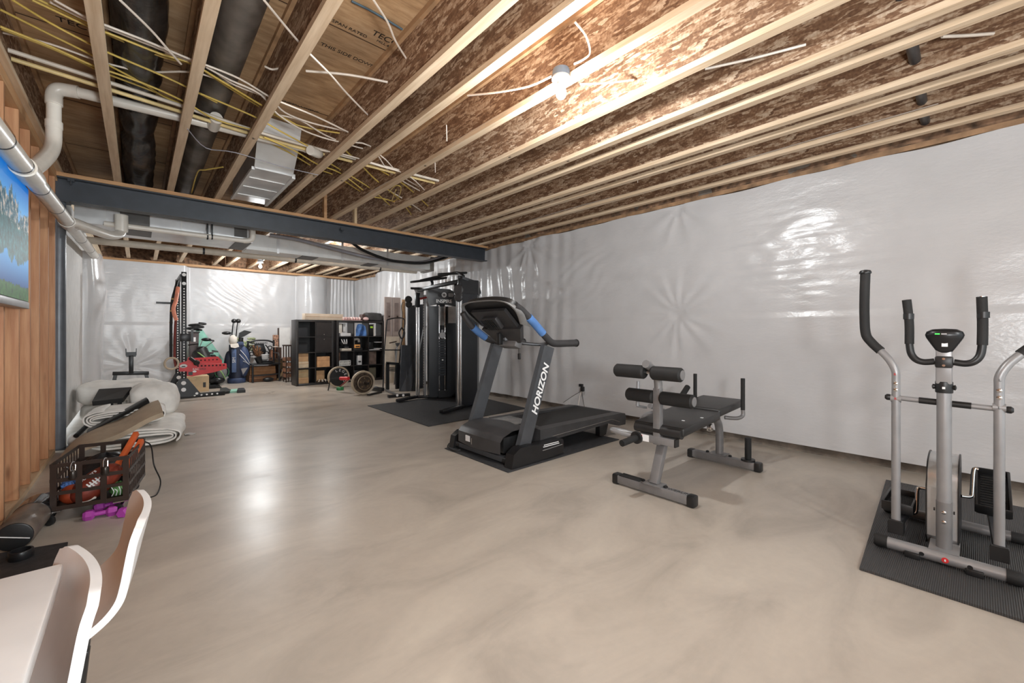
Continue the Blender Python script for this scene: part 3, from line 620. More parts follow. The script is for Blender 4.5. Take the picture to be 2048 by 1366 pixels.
# console: a big shield-shaped shell, its back to the camera
def con(yv, sv, off=0.0):
    """yv across, sv 0..1 up the tilted console plane; off pushes toward the front of the machine"""
    X = 2.84 - 0.38 * sv; Z = 1.16 + 0.33 * sv; return V((X - 0.655 * off, 3.185 + yv, Z - 0.755 * off))
def outline(k):
    pts = [(-0.33, 0.30), (-0.40, 0.62), (-0.385, 0.86), (-0.27, 0.985), (0, 1.03), (0.27, 0.985), (0.385, 0.86), (0.40, 0.62), (0.33, 0.30)]
    return [(a * k, 0.55 + (s - 0.55) * k) for a, s in pts]
O = spline([con(a, s) for a, s in outline(1)], 6)
n_ = V((-0.655, 0, -0.755)) if False else V((-0.655, 0, -0.755)).normalized()
b = MB(); W = 0.085
def rim_band(u, v):
    i = int(round(u * (len(O) - 1))); p = O[i]; c = con(0, 0.55); ins = (c - p).normalized()
    q = [(0, 0.012), (0, 0.0), (0.35, -0.006), (0.75, 0.0), (1.0, 0.012), (1.0, 0.03)]
    f = v * (len(q) - 1); k = min(len(q) - 2, int(f)); g = f - k
    a = q[k][0] + (q[k + 1][0] - q[k][0]) * g; o_ = q[k][1] + (q[k + 1][1] - q[k][1]) * g
    return p + V((-0.10, 0, 0.02)) * (a - 0.6) + ins * o_
b.grid(rim_band, len(O) - 1, 10); b.obj('console_rim', mat('grey_console_shell', (132, 131, 130), 0.4), t)
b = MB(); I = spline([con(a, s, -0.01) for a, s in outline(0.97)], 6)
b.prism(I, V((0.03, 0, 0.035))); b.obj('console_face', M_BLK, t)
MB().prism([con(-0.25, 0.30, 0.0), con(-0.26, 0.80, 0.0), con(0.26, 0.80, 0.0), con(0.25, 0.30, 0.0)], n_ * 0.035).obj('console_back', M_CHAR, t)
MB().box(None, (0.14, 0.22, 0.05), 0, 0.015, Matrix.Translation(con(0.02, 0.52, 0.055)) @ Matrix.Rotation(R(49), 4, 'Y')).obj('tray', M_CHAR, t)
b = MB()
for k in range(7): b.bar(con(-0.07 + 0.03 * k, 0.38, 0.088), con(-0.07 + 0.03 * k, 0.66, 0.088), 0.008, 0.008)
b.obj('tray_ribs', M_BLK, t)
MB().prism([con(-0.31, 0.34, 0.0), con(-0.20, 0.0, 0.03), con(0.16, 0.0, 0.03), con(0.28, 0.34, 0.0)], n_ * 0.06).obj('lower_shell', M_CHAR, t)
MB().box(None, (0.10, 0.26, 0.07), 0, 0.02, Matrix.Translation((2.80, 3.16, 1.075)) @ Matrix.Rotation(R(20), 4, 'Y')).obj('key_pod', M_SILV2, t)
MB().tube([(2.74, 3.20, 1.13), (2.86, 3.05, 1.09), (3.0, 2.93, 1.075), (3.04, 2.85, 1.10), (2.97, 2.82, 1.17)], 0.016, 12, 8).obj('pulse_bar', M_DKG, t)
MB().tube([(2.74, 3.16, 1.13), (2.82, 3.32, 1.10), (3.0, 3.44, 1.08), (3.0, 3.53, 1.12)], 0.016, 12, 8).obj('pulse_bar', M_DKG, t)
MB().box((2.70, 3.21, 1.13), (0.05, 0.05, 0.12), 0, 0.01).obj('bracket', M_BLK, t)
b = MB(); b.tube([(2.84, 3.08, 1.05), (2.845, 3.08, 0.98)], 0.003, 6, 1); b.obj('key_cord', M_BLK, t); MB().box((2.85, 3.08, 0.955), (0.02, 0.03, 0.06), 0.5, 0.005).obj('safety_key', M_BLK, t)
MB().tube([(2.37, 3.62, 0.06), (2.34, 3.60, 0.03), (2.345, 3.5, 0.015), (2.40, 3.46, 0.02)], 0.006, 8, 6).obj('power_cord', M_BLC, t)
t = thing('power_adapter', 'small black plug adapter with trailing wires on the white right wall', 'plug', FX(1165, 778, 4.80))
p = FX(1165, 778, 4.80); MB().box((p.x, p.y, p.z), (0.05, 0.05, 0.07), 0.2, 0.008).box((p.x - 0.02, p.y + 0.01, p.z + 0.055), (0.04, 0.06, 0.04), 0, 0.006).obj('adapter', M_BLK, t)
for dy, dz in ((0.28, -0.22), (0.0, -0.24), (-0.12, -0.26)):
    MB().tube([p + V((-0.02, 0, -0.03)), p + V((-0.06, dy * 0.4, -0.10)), p + V((-0.10, dy, dz))], 0.0035, 6, 8).obj('wire', M_BLC if dy else M_WHC, t)
# ================================================================ cable machine on its mat
MB().prism([FZ(735, 812, 0.001), FZ(857, 853.5, 0.001), (4.52, 4.72, 0.001), (4.70, 6.60, 0.001)], (0, 0, 0.009)).obj('floor_mat', M_RUB, label='square black rubber mat under the cable machine', cat='mat', flat=True)
Z0 = 0.010
t = thing('cable_machine', 'tall black cable machine with chrome guide rods and a logo panel', 'exercise machine', (4.0, 6.0, Z0))
MB().bar((3.24, 6.53, Z0 + 0.035), (3.72, 6.70, Z0 + 0.035), 0.075, 0.05, bev=0.012).bar((3.70, 6.69, Z0 + 0.03), (4.30, 6.35, Z0 + 0.03), 0.06, 0.05, bev=0.01).obj('foot', M_BLK2, t)
MB().bar((3.26, 5.19, Z0 + 0.035), (3.70, 5.35, Z0 + 0.035), 0.075, 0.05, bev=0.012).bar((3.68, 5.34, Z0 + 0.03), (4.25, 5.62, Z0 + 0.03), 0.06, 0.05, bev=0.01).obj('foot', M_BLK2, t)
MB().bar((4.26, 6.36, Z0 + 0.05), (4.26, 5.60, Z0 + 0.05), 0.06, 0.06, bev=0.01).obj('base_bar', M_BLK2, t)
for x, y in ((3.70, 6.70), (3.735, 6.685), (3.665, 5.345), (3.70, 5.33)):
    MB().cyl((x, y, Z0 + 0.05), (x, y, 1.90), 0.017, n=16).obj('guide_rod', M_CHROME, t)
for y, s_ in ((6.57, -1), (5.44, 1)):
    MB().bx(3.77, 3.80, y - 0.03, y + 0.03, Z0 + 0.06, 1.86, 0.006).obj('numbered_rail', M_SILV, t)
    b = MB()
    for k in range(34): b.box((3.767, y, 0.22 + k * 0.047), (0.004, 0.016, 0.018))
    b.obj('hole_row', M_BLK, t, flat=True)
# left tower faces the camera; logo panel at its top and the weight stack behind a window
A_, B_ = V((3.78, 6.47, 0)), V((4.31, 6.27, 0)); dx = (B_ - A_).normalized(); nn = V((dx.y, -dx.x, 0))
def tw(a, z, o=0.0): return A_ + (B_ - A_) * a + V((0, 0, z)) + nn * o
def slab(a0, a1, z0, z1, o0, th): return [tw(a0, z0, o0), tw(a1, z0, o0), tw(a1, z1, o0), tw(a0, z1, o0)], -nn * th
def sl(name, a0, a1, z0, z1, o, th, m, bevel=None, label=None):
    P, e = slab(a0, a1, z0, z1, o, th); return MB().prism(P, e).obj(name, m, t, flat=True, label=label)
M_SHR = mat('dark_blue_black_shroud', (24, 25, 30), 0.3, var=0.15, scale=3)
sl('shroud', 0.06, 0.36, 0.06, 1.66, 0.0, 0.20, M_SHR); sl('shroud', 0.62, 1.0, 0.06, 1.66, 0.0, 0.20, M_SHR)
sl('shroud', 0.36, 0.62, 0.06, 1.70, -0.16, 0.05, M_SHR)
sl('window', 0.37, 0.60, 1.32, 1.66, -0.12, 0.02, mat('pale_window', (176, 174, 172), 0.2), label='pale window'); sl('window', 0.66, 0.96, 1.36, 1.66, 0.004, 0.01, mat('pale_window', (176, 174, 172), 0.2), label='pale window')
pan = MB().prism([tw(0.02, 1.74, 0.02), tw(0.05, 1.66, 0.02), tw(0.36, 1.70, 0.02), tw(0.62, 1.70, 0.02), tw(0.98, 1.66, 0.02), tw(1.0, 1.78, 0.02), tw(0.93, 1.90, 0.02), tw(0.70, 1.965, 0.02), tw(0.02, 1.985, 0.02)], -nn * 0.22).obj('logo_panel', mat('grey_black_panel', (56, 56, 58), 0.3), t, flat=True)
text('logo_name', 'INSPIRE', 0.085, tw(0.52, 1.745, 0.022), dx, (0, 0, 1), M_WHT, t, 0.001, 'white lettering', bold=0.002)
c = tw(0.52, 1.86, 0.026); b = MB().ring(c, nn, 0.038, 0.007, 28, 8).ring(c, nn, 0.022, 0.004, 24, 6); b.obj('logo_ring', M_WHT, t, label='white ring emblem')
P = [tw(0.66, 1.83, 0.024), tw(0.80, 1.83, 0.024), tw(0.84, 1.86, 0.024), tw(0.80, 1.895, 0.024), tw(0.66, 1.895, 0.024)]; MB().prism(P, -nn * 0.004).obj('logo_slot', M_SILV, t, flat=True)
for a in (0.37, 0.40, 0.58): MB().cyl(tw(a, 0.1, -0.06), tw(a, 1.68, -0.06), 0.011, n=12).obj('stack_rod', M_CHROME, t)
for k in range(15):
    z = 0.42 + k * 0.044; MB().prism([tw(0.38, z, -0.03), tw(0.60, z, -0.03), tw(0.60, z + 0.036, -0.03), tw(0.38, z + 0.036, -0.03)], -nn * 0.12).obj('weight_plate', mat('stack_plate', (40, 42, 46), 0.35, 0.4), t, flat=True)
MB().lathe(tw(0.48, 1.14, -0.04), nn, [(0.055, 0), (0.06, 0.02), (0.055, 0.04)]).prism([tw(0.43, 1.14, -0.02), tw(0.53, 1.14, -0.02), tw(0.51, 1.24, -0.02), tw(0.45, 1.24, -0.02)], -nn * 0.03).obj('pulley_block', M_SILV, t)
MB().cyl(tw(0.48, 1.2, -0.05), tw(0.48, 1.68, -0.05), 0.005, n=8).obj('cable', M_BLC, t)
MB().ell(tw(0.49, 0.70, -0.02), (0.016, 0.016, 0.016), 12, 8).obj('selector_pin', M_WHT, t)
sl('stack_base', 0.34, 0.64, 0.04, 0.16, 0.03, 0.16, M_BLK2)
# right tower seen from its outer side
P = [V((3.75, 5.36, 0.05)), V((4.02, 5.33, 0.05)), V((4.16, 5.47, 0.05)), V((4.10, 5.60, 0.05)), V((3.78, 5.58, 0.05))]
MB().prism(P, (0, 0, 1.78)).obj('shroud', M_SHR, t, flat=True)
P = [V((3.74, 5.35, 1.80)), V((4.03, 5.32, 1.80)), V((4.17, 5.46, 1.80)), V((4.12, 5.62, 1.80)), V((3.76, 5.60, 1.80))]
MB().prism(P, (0, 0, 0.22)).obj('top_shell', M_BLK2, t)
MB().bar((3.66, 5.33, 2.05), (4.06, 5.40, 1.99), 0.05, 0.05, bev=0.01).bar((4.06, 5.40, 1.99), (4.20, 5.50, 1.84), 0.05, 0.05, bev=0.01).obj('top_arm', M_DKG, t)
MB().bar((3.68, 5.33, 1.90), (3.70, 5.34, 2.06), 0.05, 0.07, bev=0.008).obj('rod_head', M_BLK2, t)
MB().lathe((3.655, 5.30, 1.84), (-0.9, -0.4, 0), [(0.075, 0), (0.085, 0.015), (0.085, 0.03), (0.07, 0.045)]).lathe((3.655, 5.30, 1.73), (-0.9, -0.4, 0), [(0.062, 0), (0.07, 0.015), (0.07, 0.03), (0.055, 0.045)]).obj('pulley_cover', M_CHAR, t)
MB().bar((3.60, 6.73, 1.975), (3.98, 6.44, 1.975), 0.08, 0.035, bev=0.006).obj('rod_head', M_BLK2, t)
MB().prism([(3.66, 6.72, 1.96), (3.80, 6.62, 1.96), (3.78, 6.60, 1.78), (3.70, 6.68, 1.84)], (0.02, 0.03, 0)).obj('gusset', M_SILV2, t, flat=True)
MB().lathe((3.60, 6.79, 1.78), (-0.7, -0.7, 0), [(0.05, 0), (0.062, 0.02), (0.062, 0.05), (0.045, 0.07)]).lathe((3.60, 6.78, 1.69), (-0.7, -0.7, 0), [(0.046, 0), (0.058, 0.02), (0.058, 0.05), (0.04, 0.07)]).obj('pulley_cover', M_FOAM, t)
MB().bar((3.71, 6.69, 1.64), (3.71, 6.69, 1.90), 0.075, 0.075, bev=0.01).obj('carriage', M_BLK2, t)
MB().tube([(3.73, 6.62, 1.79), (3.78, 6.50, 1.81)], 0.018, 10, 1).obj('red_knob', mat('dark_red_knob', (118, 30, 28), 0.4), t)
MB().tube([(3.52, 6.86, 1.74), (3.50, 6.88, 1.66), (3.51, 6.87, 1.5), (3.50, 6.87, 1.28)], 0.006, 8, 5).obj('hanging_cable', M_BLC, t)
MB().tube([(3.50, 6.87, 1.28), (3.46, 6.90, 1.18), (3.50, 6.87, 1.08), (3.54, 6.84, 1.18), (3.50, 6.87, 1.28)], 0.012, 8, 5).obj('hand_strap', M_FOAM, t)
MB().bar((3.72, 6.66, 1.95), (3.70, 5.40, 1.985), 0.06, 0.06, bev=0.01).obj('top_crossbar', M_BLK2, t)
for (a, bb) in (((3.64, 6.70, 2.09), (3.98, 6.30, 2.14)), ((3.82, 6.10, 2.18), (3.95, 5.62, 2.16))):
    a, bb = V(a), V(bb); n1 = V((0.10, 0.12, 0.03))
    MB().tube([a, bb, bb + n1, a + n1], 0.017, 10, 5, closed=True).obj('pull_up_grip', M_FOAM, t)
MB().tube([(3.86, 6.48, 1.96), (3.88, 6.46, 2.06), (3.84, 6.44, 2.12)], 0.024, 10, 4).tube([(3.72, 6.60, 2.11), (3.90, 6.2, 2.17), (3.92, 5.75, 2.18), (3.82, 5.42, 2.08)], 0.022, 10, 8).obj('pull_up_bar', M_BLK2, t)
# ================================================================ ab bench
t = thing('exercise_bench', 'grey framed ab bench with black pads and foam rollers', 'bench', (3.4, 1.6, 0))
for x, y0, y1 in ((2.835, 1.285, 1.945), (3.965, 1.235, 1.875)):
    MB().bx(x - 0.035, x + 0.035, y0 + 0.04, y1 - 0.04, 0.012, 0.075, 0.006).obj('floor_bar', M_SILV2, t)
    for y, s_ in ((y0, 1), (y1, -1)):
        MB().bx(x - 0.038, x + 0.038, y, y + s_ * 0.06, 0.0, 0.08, 0.014).obj('end_cap', M_BLK, t)
MB().bx(2.80, 2.87, 1.70, 1.88, 0.0745, 0.083, 0.004).obj('foot_tread', M_FOAM, t)
MB().bar((2.84, 1.60, 0.078), (2.99, 1.60, 0.42), 0.055, 0.065, up=(0, 1, 0), bev=0.006).obj('front_leg', M_SILV2, t)
MB().tube([(2.96, 1.60, 0.34), (3.02, 1.60, 0.41), (3.12, 1.60, 0.435), (3.40, 1.60, 0.43), (3.75, 1.60, 0.435)], 0.03, 10, 6).obj('spine', M_SILV2, t)
MB().tube([(4.0, 1.60, 0.078), (4.0, 1.60, 0.26), (3.97, 1.60, 0.36), (3.88, 1.60, 0.43), (3.74, 1.60, 0.455)], 0.034, 12, 6).obj('rear_leg', M_SILV2, t)
MB().bx(2.79, 2.89, 1.53, 1.67, 0.0755, 0.083).bx(3.93, 4.05, 1.53, 1.67, 0.0755, 0.083).obj('foot_plate', M_SILV2, t, flat=True)
for x, y in ((2.84, 1.69), (2.84, 1.51), (3.98, 1.70), (3.98, 1.50)): MB().lathe((x, y, 0.074), (0, 0, 1), [(0.014, 0), (0.014, 0.012), (0.006, 0.017)]).obj('bolt', M_BLK, t)
text('printed_name', 'POWERLINE', 0.045, (2.835, 1.43, 0.0757), (0, -1, 0), (1, 0, 0), M_BLK, t, 0.0006)
# seat and back pad
def pad(name, c, size, tilt, bev):
    return MB().box(None, size, 0, bev, Matrix.Translation(c) @ Matrix.Rotation(R(tilt), 4, 'Y'), 3).obj(name, M_VINYL, t)
pad('seat_pad', (3.22, 1.605, 0.495), (0.64, 0.40, 0.065), -3.5, 0.014)
MB().tube([(2.905, 1.42, 0.465), (2.905, 1.79, 0.465)], 0.038, 16, 1).obj('seat_front_roll', M_VINYL, t)
pad('back_pad', (3.82, 1.605, 0.545), (0.54, 0.38, 0.065), -3.0, 0.018)
MB().bx(3.10, 3.115, 1.50, 1.52, 0.521, 0.523).bx(3.26, 3.28, 1.43, 1.45, 0.531, 0.533).obj('torn_spot', M_WHT, t, flat=True)
# roller post
MB().bx(2.87, 2.925, 1.575, 1.63, 0.36, 0.78, 0.005).obj('roller_post', M_SILV2, t)
MB().tube([(2.897, 1.60, 0.76), (2.89, 1.60, 0.84), (2.84, 1.60, 0.90), (2.76, 1.60, 0.955), (2.72, 1.60, 0.97)], 0.03, 10, 6).obj('roller_post_bend', M_SILV2, t)
for x, z, y0, y1 in ((2.765, 0.905, 1.35, 1.88), (2.895, 0.71, 1.33, 1.86)):
    MB().cyl((x, y0 - 0.005, z), (x, y1 + 0.005, z), 0.012, n=12).obj('roller_axle', M_CHROME, t)
    for a, b_ in ((y0, 1.575), (1.63, y1)):
        MB().lathe((x, a, z), (0, 1, 0), [(0.040, 0), (0.050, 0.012), (0.050, b_ - a - 0.012), (0.040, b_ - a)]).obj('foam_roller', M_FOAM, t)
    MB().lathe((x, y0, z), (0, -1, 0), [(0.034, 0), (0.034, 0.004), (0.01, 0.007)]).obj('roller_cap', M_SILV2, t)
MB().bar((2.895, 1.76, 0.395), (2.895, 1.46, 0.395), 0.055, 0.055, bev=0.004).obj('crossbar', M_SILV2, t)
MB().bx(2.866, 2.924, 1.452, 1.461, 0.367, 0.423).obj('bar_plug', M_BLK, t, flat=True)
MB().bx(2.8665, 2.868, 1.66, 1.735, 0.37, 0.42).obj('sticker', M_WHT, t, flat=True)
MB().bx(2.8655, 2.867, 1.715, 1.732, 0.375, 0.415).obj('sticker_band', M_RED, t, flat=True)
MB().tube([(2.895, 1.77, 0.395), (2.89, 1.86, 0.405), (2.84, 1.93, 0.42), (2.78, 1.93, 0.43), (2.75, 1.86, 0.43), (2.755, 1.74, 0.42)], 0.018, 10, 6).obj('leg_bracket', M_SILV, t)
MB().tube([(2.76, 1.68, 0.425), (2.57, 1.70, 0.405)], 0.024, 14, 1).obj('lower_grip', M_FOAM, t)
MB().lathe((2.745, 1.682, 0.424), (-1, 0.1, -0.1), [(0.046, 0), (0.046, 0.02)]).obj('grip_collar', M_BLK, t)
# curl arm behind the seat
MB().tube([(3.02, 1.80, 0.44), (3.10, 1.86, 0.47), (3.25, 1.90, 0.49), (3.45, 1.92, 0.47), (3.62, 1.90, 0.44)], 0.022, 10, 6).tube([(3.30, 1.90, 0.56), (3.45, 1.91, 0.52), (3.62, 1.90, 0.45)], 0.022, 10, 6).obj('curl_arm', M_SILV, t)
MB().tube([(3.60, 1.90, 0.45), (3.84, 1.91, 0.545)], 0.018, 10, 1).obj('curl_arm_tube', M_SILV, t)
MB().tube([(3.84, 1.91, 0.545), (4.02, 1.91, 0.66)], 0.027, 14, 1).obj('upper_grip', M_FOAM, t)
MB().lathe((3.85, 1.91, 0.55), (0.84, 0, 0.54), [(0.046, 0), (0.046, 0.02)]).obj('grip_collar', M_BLK, t)
MB().cyl((3.02, 1.85, 0.60), (3.03, 1.85, 0.80), 0.014, n=12).bar((3.02, 1.85, 0.60), (3.20, 1.88, 0.56), 0.02, 0.02).obj('adjuster', M_SILV, t)
for y, x in ((1.375, 3.93), (1.835, 4.02)):
    MB().cyl((x, y, 0.52), (x, y, 0.795), 0.017, n=14).obj('hand_grip', M_FOAM, t)
    MB().tube([(x, y, 0.52), (x - 0.005, y, 0.47), (x - 0.06, y + (0.03 if y < 1.6 else -0.03), 0.45), (x - 0.12, 1.60 + (-0.12 if y < 1.6 else 0.12), 0.455)], 0.016, 12, 6).obj('grip_bracket', M_SILV2, t)
MB().cyl((3.965, 1.345, 0.09), (3.965, 1.345, 0.275), 0.026, n=16).obj('plate_post', M_FOAM, t)
MB().lathe((3.965, 1.345, 0.076), (0, 0, 1), [(0.055, 0), (0.055, 0.016), (0.03, 0.018)]).obj('plate_collar', M_BLK, t)
MB().box((3.56, 1.5, 0.40), (0.05, 0.04, 0.06), 0, 0.01).obj('pop_pin', M_CHROME, t)
# ================================================================ elliptical trainer on its mat
P = [FZ(1719, 1140, 0.001), FZ(2048, 1246, 0.001), V((2.735, -0.47, 0.001)), V((4.46, -0.40, 0.001)), FZ(1772, 962, 0.001)]
mt = NT('ribbed_rubber'); wv = mt.n('ShaderNodeTexWave', Scale=42.0, bands_direction='Y'); mt.l(mt.coord((1, 1, 1)), wv.inputs['Vector']); mt.base(lin((62, 61, 61))); mt.set(0.55); mt.bump(wv.outputs['Fac'], 0.6, 0.003)
MB().prism(P, (0, 0, 0.012)).obj('floor_mat', mt.m, label='ribbed black mat under the elliptical trainer', cat='mat', flat=True)
Z0 = 0.013
t = thing('elliptical_trainer', 'grey elliptical trainer with tall black handles and round console', 'exercise machine', (3.1, 0.12, Z0))
yc = 0.122
MB().tube([(3.06, 0.335, Z0 + 0.035), (3.06, -0.085, Z0 + 0.035)], 0.030, 18, 1).obj('front_stabiliser', M_SILV, t)
for y, s_ in ((0.335, 1), (-0.085, -1)):
    MB().lathe((3.06, y, Z0 + 0.035), (0, s_, 0), [(0.033, 0), (0.034, 0.045), (0.028, 0.055)]).obj('end_cap', M_FOAM, t)
    MB().bx(3.015, 3.06, y - s_ * 0.10 - 0.03, y - s_ * 0.10 + 0.03, Z0, Z0 + 0.03, 0.004).obj('stabiliser_foot', M_BLK, t)
b = MB().lathe((3.032, 0.115, Z0 + 0.035), (-1, 0, 0.2), [(0.013, 0), (0.013, 0.003)]); b.obj('round_sticker', M_RED, t)
MB().box((3.0272, 0.115, Z0 + 0.0356), (0.001, 0.006, 0.010)).obj('sticker_arrow', M_WHT, t, flat=True)
for y in (0.20, 0.03): MB().lathe((3.034, y, Z0 + 0.035), (-1, 0, 0), [(0.010, 0), (0.010, 0.004)]).obj('bolt', M_BLK, t)
MB().bx(3.05, 3.24, yc - 0.055, yc + 0.055, Z0 + 0.055, Z0 + 0.068).bx(3.10, 3.24, yc - 0.05, yc + 0.05, Z0 + 0.01, Z0 + 0.055).obj('base_plate', M_SILV, t, flat=True)
MB().tube([(3.12, yc, Z0 + 0.06), (3.12, yc, 0.93)], 0.0285, 22, 1).obj('mast', M_SILV, t)
MB().tube([(3.121, yc, Z0 + 0.06), (3.121, yc, 0.32)], 0.0305, 22, 1).obj('lower_sleeve', M_SILV2, t)
for z in (0.27, 0.22): MB().lathe((3.092, yc, z), (-1, 0, 0), [(0.009, 0), (0.009, 0.003), (0.004, 0.006)]).obj('bolt', M_CHROME, t)
for dy in (0.033, -0.033): MB().lathe((3.12, yc + dy, 0.27), (0, dy, 0), [(0.008, 0), (0.008, 0.006)]).obj('bolt', M_BLK, t)
MB().lathe((3.12, yc, 0.885), (0, 0, 1), [(0.0325, 0), (0.0335, 0.004), (0.0335, 0.054), (0.0325, 0.058)]).obj('lower_clamp', M_BLK, t)
MB().box((3.085, yc, 0.912), (0.006, 0.011, 0.011)).obj('clamp_screw', M_WHT, t, flat=True)
for s_ in (1, -1): MB().lathe((3.12, yc + s_ * 0.033, 0.914), (0, s_, 0), [(0.012, 0), (0.014, 0.008), (0.006, 0.012)]).obj('clamp_knob', M_BLK, t)
MB().bx(3.09, 3.15, yc - 0.030, yc + 0.030, 0.93, 1.15, 0.008).obj('upper_mast', M_SILV, t)
MB().box((3.12, yc, 1.045), (0.075, 0.066, 0.062), 0, 0.01).obj('upper_clamp', M_BLK, t)
for z in (1.062, 1.028): MB().lathe((3.083, yc, z), (-1, 0, 0), [(0.006, 0), (0.006, 0.004)]).obj('clamp_screw', M_CHROME, t)
for s_, e in ((1, 1), (-1, -1)):
    P = [(3.12, yc + s_ * 0.035, 1.045), (3.12, yc + s_ * 0.075, 1.040), (3.12, yc + s_ * 0.105, 1.052), (3.125, yc + s_ * 0.125, 1.085), (3.13, yc + s_ * 0.132, 1.14)]
    MB().tube(P, 0.0165, 14, 6).obj('fixed_handle', M_BLK, t)
    MB().tube([(3.13, yc + s_ * 0.132, 1.135), (3.135, yc + s_ * 0.133, 1.25), (3.12, yc + s_ * (0.142 if s_ > 0 else 0.130), 1.375)], 0.0195, 16, 5).obj('fixed_grip', M_FOAM, t)
    MB().lathe((3.133, yc + s_ * 0.135, 1.27), (0, 0, 1), [(0.0225, 0), (0.0225, 0.03)]).obj('pulse_sensor', M_BLK, t)
MB().lathe((3.121, yc - 0.130, 1.374), (0, 0, 1), [(0.015, 0), (0.015, 0.003)]).obj('open_tube_end', M_CHROME, t)
# console: an upturned cone with a domed top
b = MB()
def cone(u, v):
    a = 2 * math.pi * u; pr = [(0.020, 1.093), (0.030, 1.10), (0.055, 1.145), (0.068, 1.17), (0.072, 1.185), (0.066, 1.202), (0.045, 1.214), (0.0, 1.218)]
    f = v * (len(pr) - 1); k = min(len(pr) - 2, int(f)); g = f - k; r = pr[k][0] + (pr[k + 1][0] - pr[k][0]) * g; z = pr[k][1] + (pr[k + 1][1] - pr[k][1]) * g
    return (3.12 + 0.55 * r * math.cos(a) - 0.02, yc - 0.002 + r * math.sin(a), z)
b.grid(cone, 40, 21); b.obj('console', M_BLK2, t)
MB().lathe((3.10, yc - 0.002, 1.188), (0, 0, 1), [(0.0725, 0), (0.0725, 0.004)]).obj('console_rim', M_SILV, t) if False else None
MB().box((3.0605, yc + 0.022, 1.190), (0.003, 0.018, 0.007)).obj('green_light', mat('green_led', (60, 200, 80), 0.4, emit=0.6), t, flat=True)
MB().box((3.0605, yc - 0.002, 1.190), (0.003, 0.020, 0.007)).obj('label_strip', M_SILV, t, flat=True)
MB().box((3.073, yc - 0.004, 1.135), (0.004, 0.022, 0.020)).obj('label', M_WHT, t, flat=True)
# swinging arms and their cross axle
MB().cyl((3.14, yc + 0.215, 0.836), (3.14, yc - 0.215, 0.822), 0.0135, n=14).obj('cross_axle', M_SILV, t)
for s_ in (1, -1): MB().cyl((3.14, yc + s_ * 0.028, 0.829 + s_ * 0.001), (3.14, yc + s_ * 0.095, 0.829 + s_ * 0.003), 0.0165, n=14).obj('axle_sleeve', M_BLK, t)
for s_ in (1, -1):
    y = yc + s_ * 0.187
    MB().lathe((3.14, y + s_ * 0.02, 0.829 + s_ * 0.006), (0, s_, 0), [(0.014, 0), (0.017, 0.006), (0.017, 0.018), (0.010, 0.026)]).obj('axle_cap', M_BLK, t)
    MB().cyl((3.14, y - 0.022, 0.83), (3.14, y + 0.022, 0.83), 0.0195, n=16).obj('arm_hub', M_SILV, t)
    MB().cyl((3.14, y, 0.13), (3.14, y, 0.83), 0.0195, n=18).obj('lower_arm', M_SILV, t)
    P = [(3.14, y, 0.83), (3.14, y, 0.93), (3.14, y + s_ * 0.003, 0.985), (3.15, y + s_ * 0.030, 1.045), (3.17, y + s_ * 0.075, 1.10)]
    MB().tube(P, 0.0185, 16, 6).obj('upper_arm', M_SILV, t)
    P = [(3.168, y + s_ * 0.068, 1.092), (3.18, y + s_ * 0.110, 1.140), (3.18, y + s_ * 0.135, 1.19), (3.175, y + s_ * 0.140, 1.30), (3.165, y + s_ * 0.138, 1.42), (3.16, y + s_ * 0.134, 1.545)]
    MB().tube(P, 0.0235, 16, 6).obj('arm_grip', M_FOAM, t)
    MB().lathe((3.16, y + s_ * 0.134, 1.540), (0, 0, 1), [(0.028, 0), (0.029, 0.008), (0.024, 0.018), (0.01, 0.022)]).obj('grip_end', M_BLK, t)
    for z in (0.88, 0.915): MB().lathe((3.122, y, z), (-1, 0, 0), [(0.010, 0), (0.010, 0.003), (0.005, 0.006)]).obj('bolt', M_CHROME, t)
    for z, dy in ((0.83, 0.0), (0.965, s_ * 0.002)):
        text('side_letter', 'R' if s_ > 0 else 'L', 0.018, (3.1195, y + dy, z), (0, -1, 0), (0, 0, 1), M_RED if s_ > 0 else M_BLK, t, 0.0005, 'small printed letter')
    MB().bx(3.11, 3.125, y - 0.03, y + 0.03, 0.085, 0.16, 0.003).bx(3.11, 3.19, y - 0.032, y - 0.027, 0.085, 0.15).bx(3.11, 3.19, y + 0.027, y + 0.032, 0.085, 0.15).obj('foot_bracket', M_BLK, t, flat=True)
    MB().bar((3.16, y, 0.115), (3.62, yc + s_ * 0.16, 0.13 if s_ > 0 else 0.24), 0.035, 0.04, bev=0.004).obj('pedal_bar', M_DKG, t)
# pedals
def pedal(c, rx, ry, rz):
    M = Matrix.Translation(c) @ Matrix.Rotation(rz, 4, 'Z') @ Matrix.Rotation(ry, 4, 'Y')
    b = MB().box(None, (0.36, 0.13, 0.022), 0, 0.010, M)
    for sx, sy, lx, ly in ((0, 0.062, 0.36, 0.012), (0, -0.062, 0.36, 0.012), (-0.175, 0, 0.012, 0.13), (0.175, 0, 0.012, 0.13)):
        b.box(None, (lx, ly, 0.05), 0, 0.004, M @ Matrix.Translation((sx, sy, 0.022)))
    o = b.obj('pedal', M_BLK, t); g = MB()
    for k in range(13): g.box(None, (0.010, 0.095, 0.006), 0, 0.0, M @ Matrix.Translation((-0.14 + 0.023 * k, 0, 0.013)))
    g.obj('tread', M_FOAM, o, flat=True)
pedal((3.42, 0.315, 0.165), 0, R(2), 0)
pedal((3.58, -0.05, 0.285), 0, R(-22), 0)
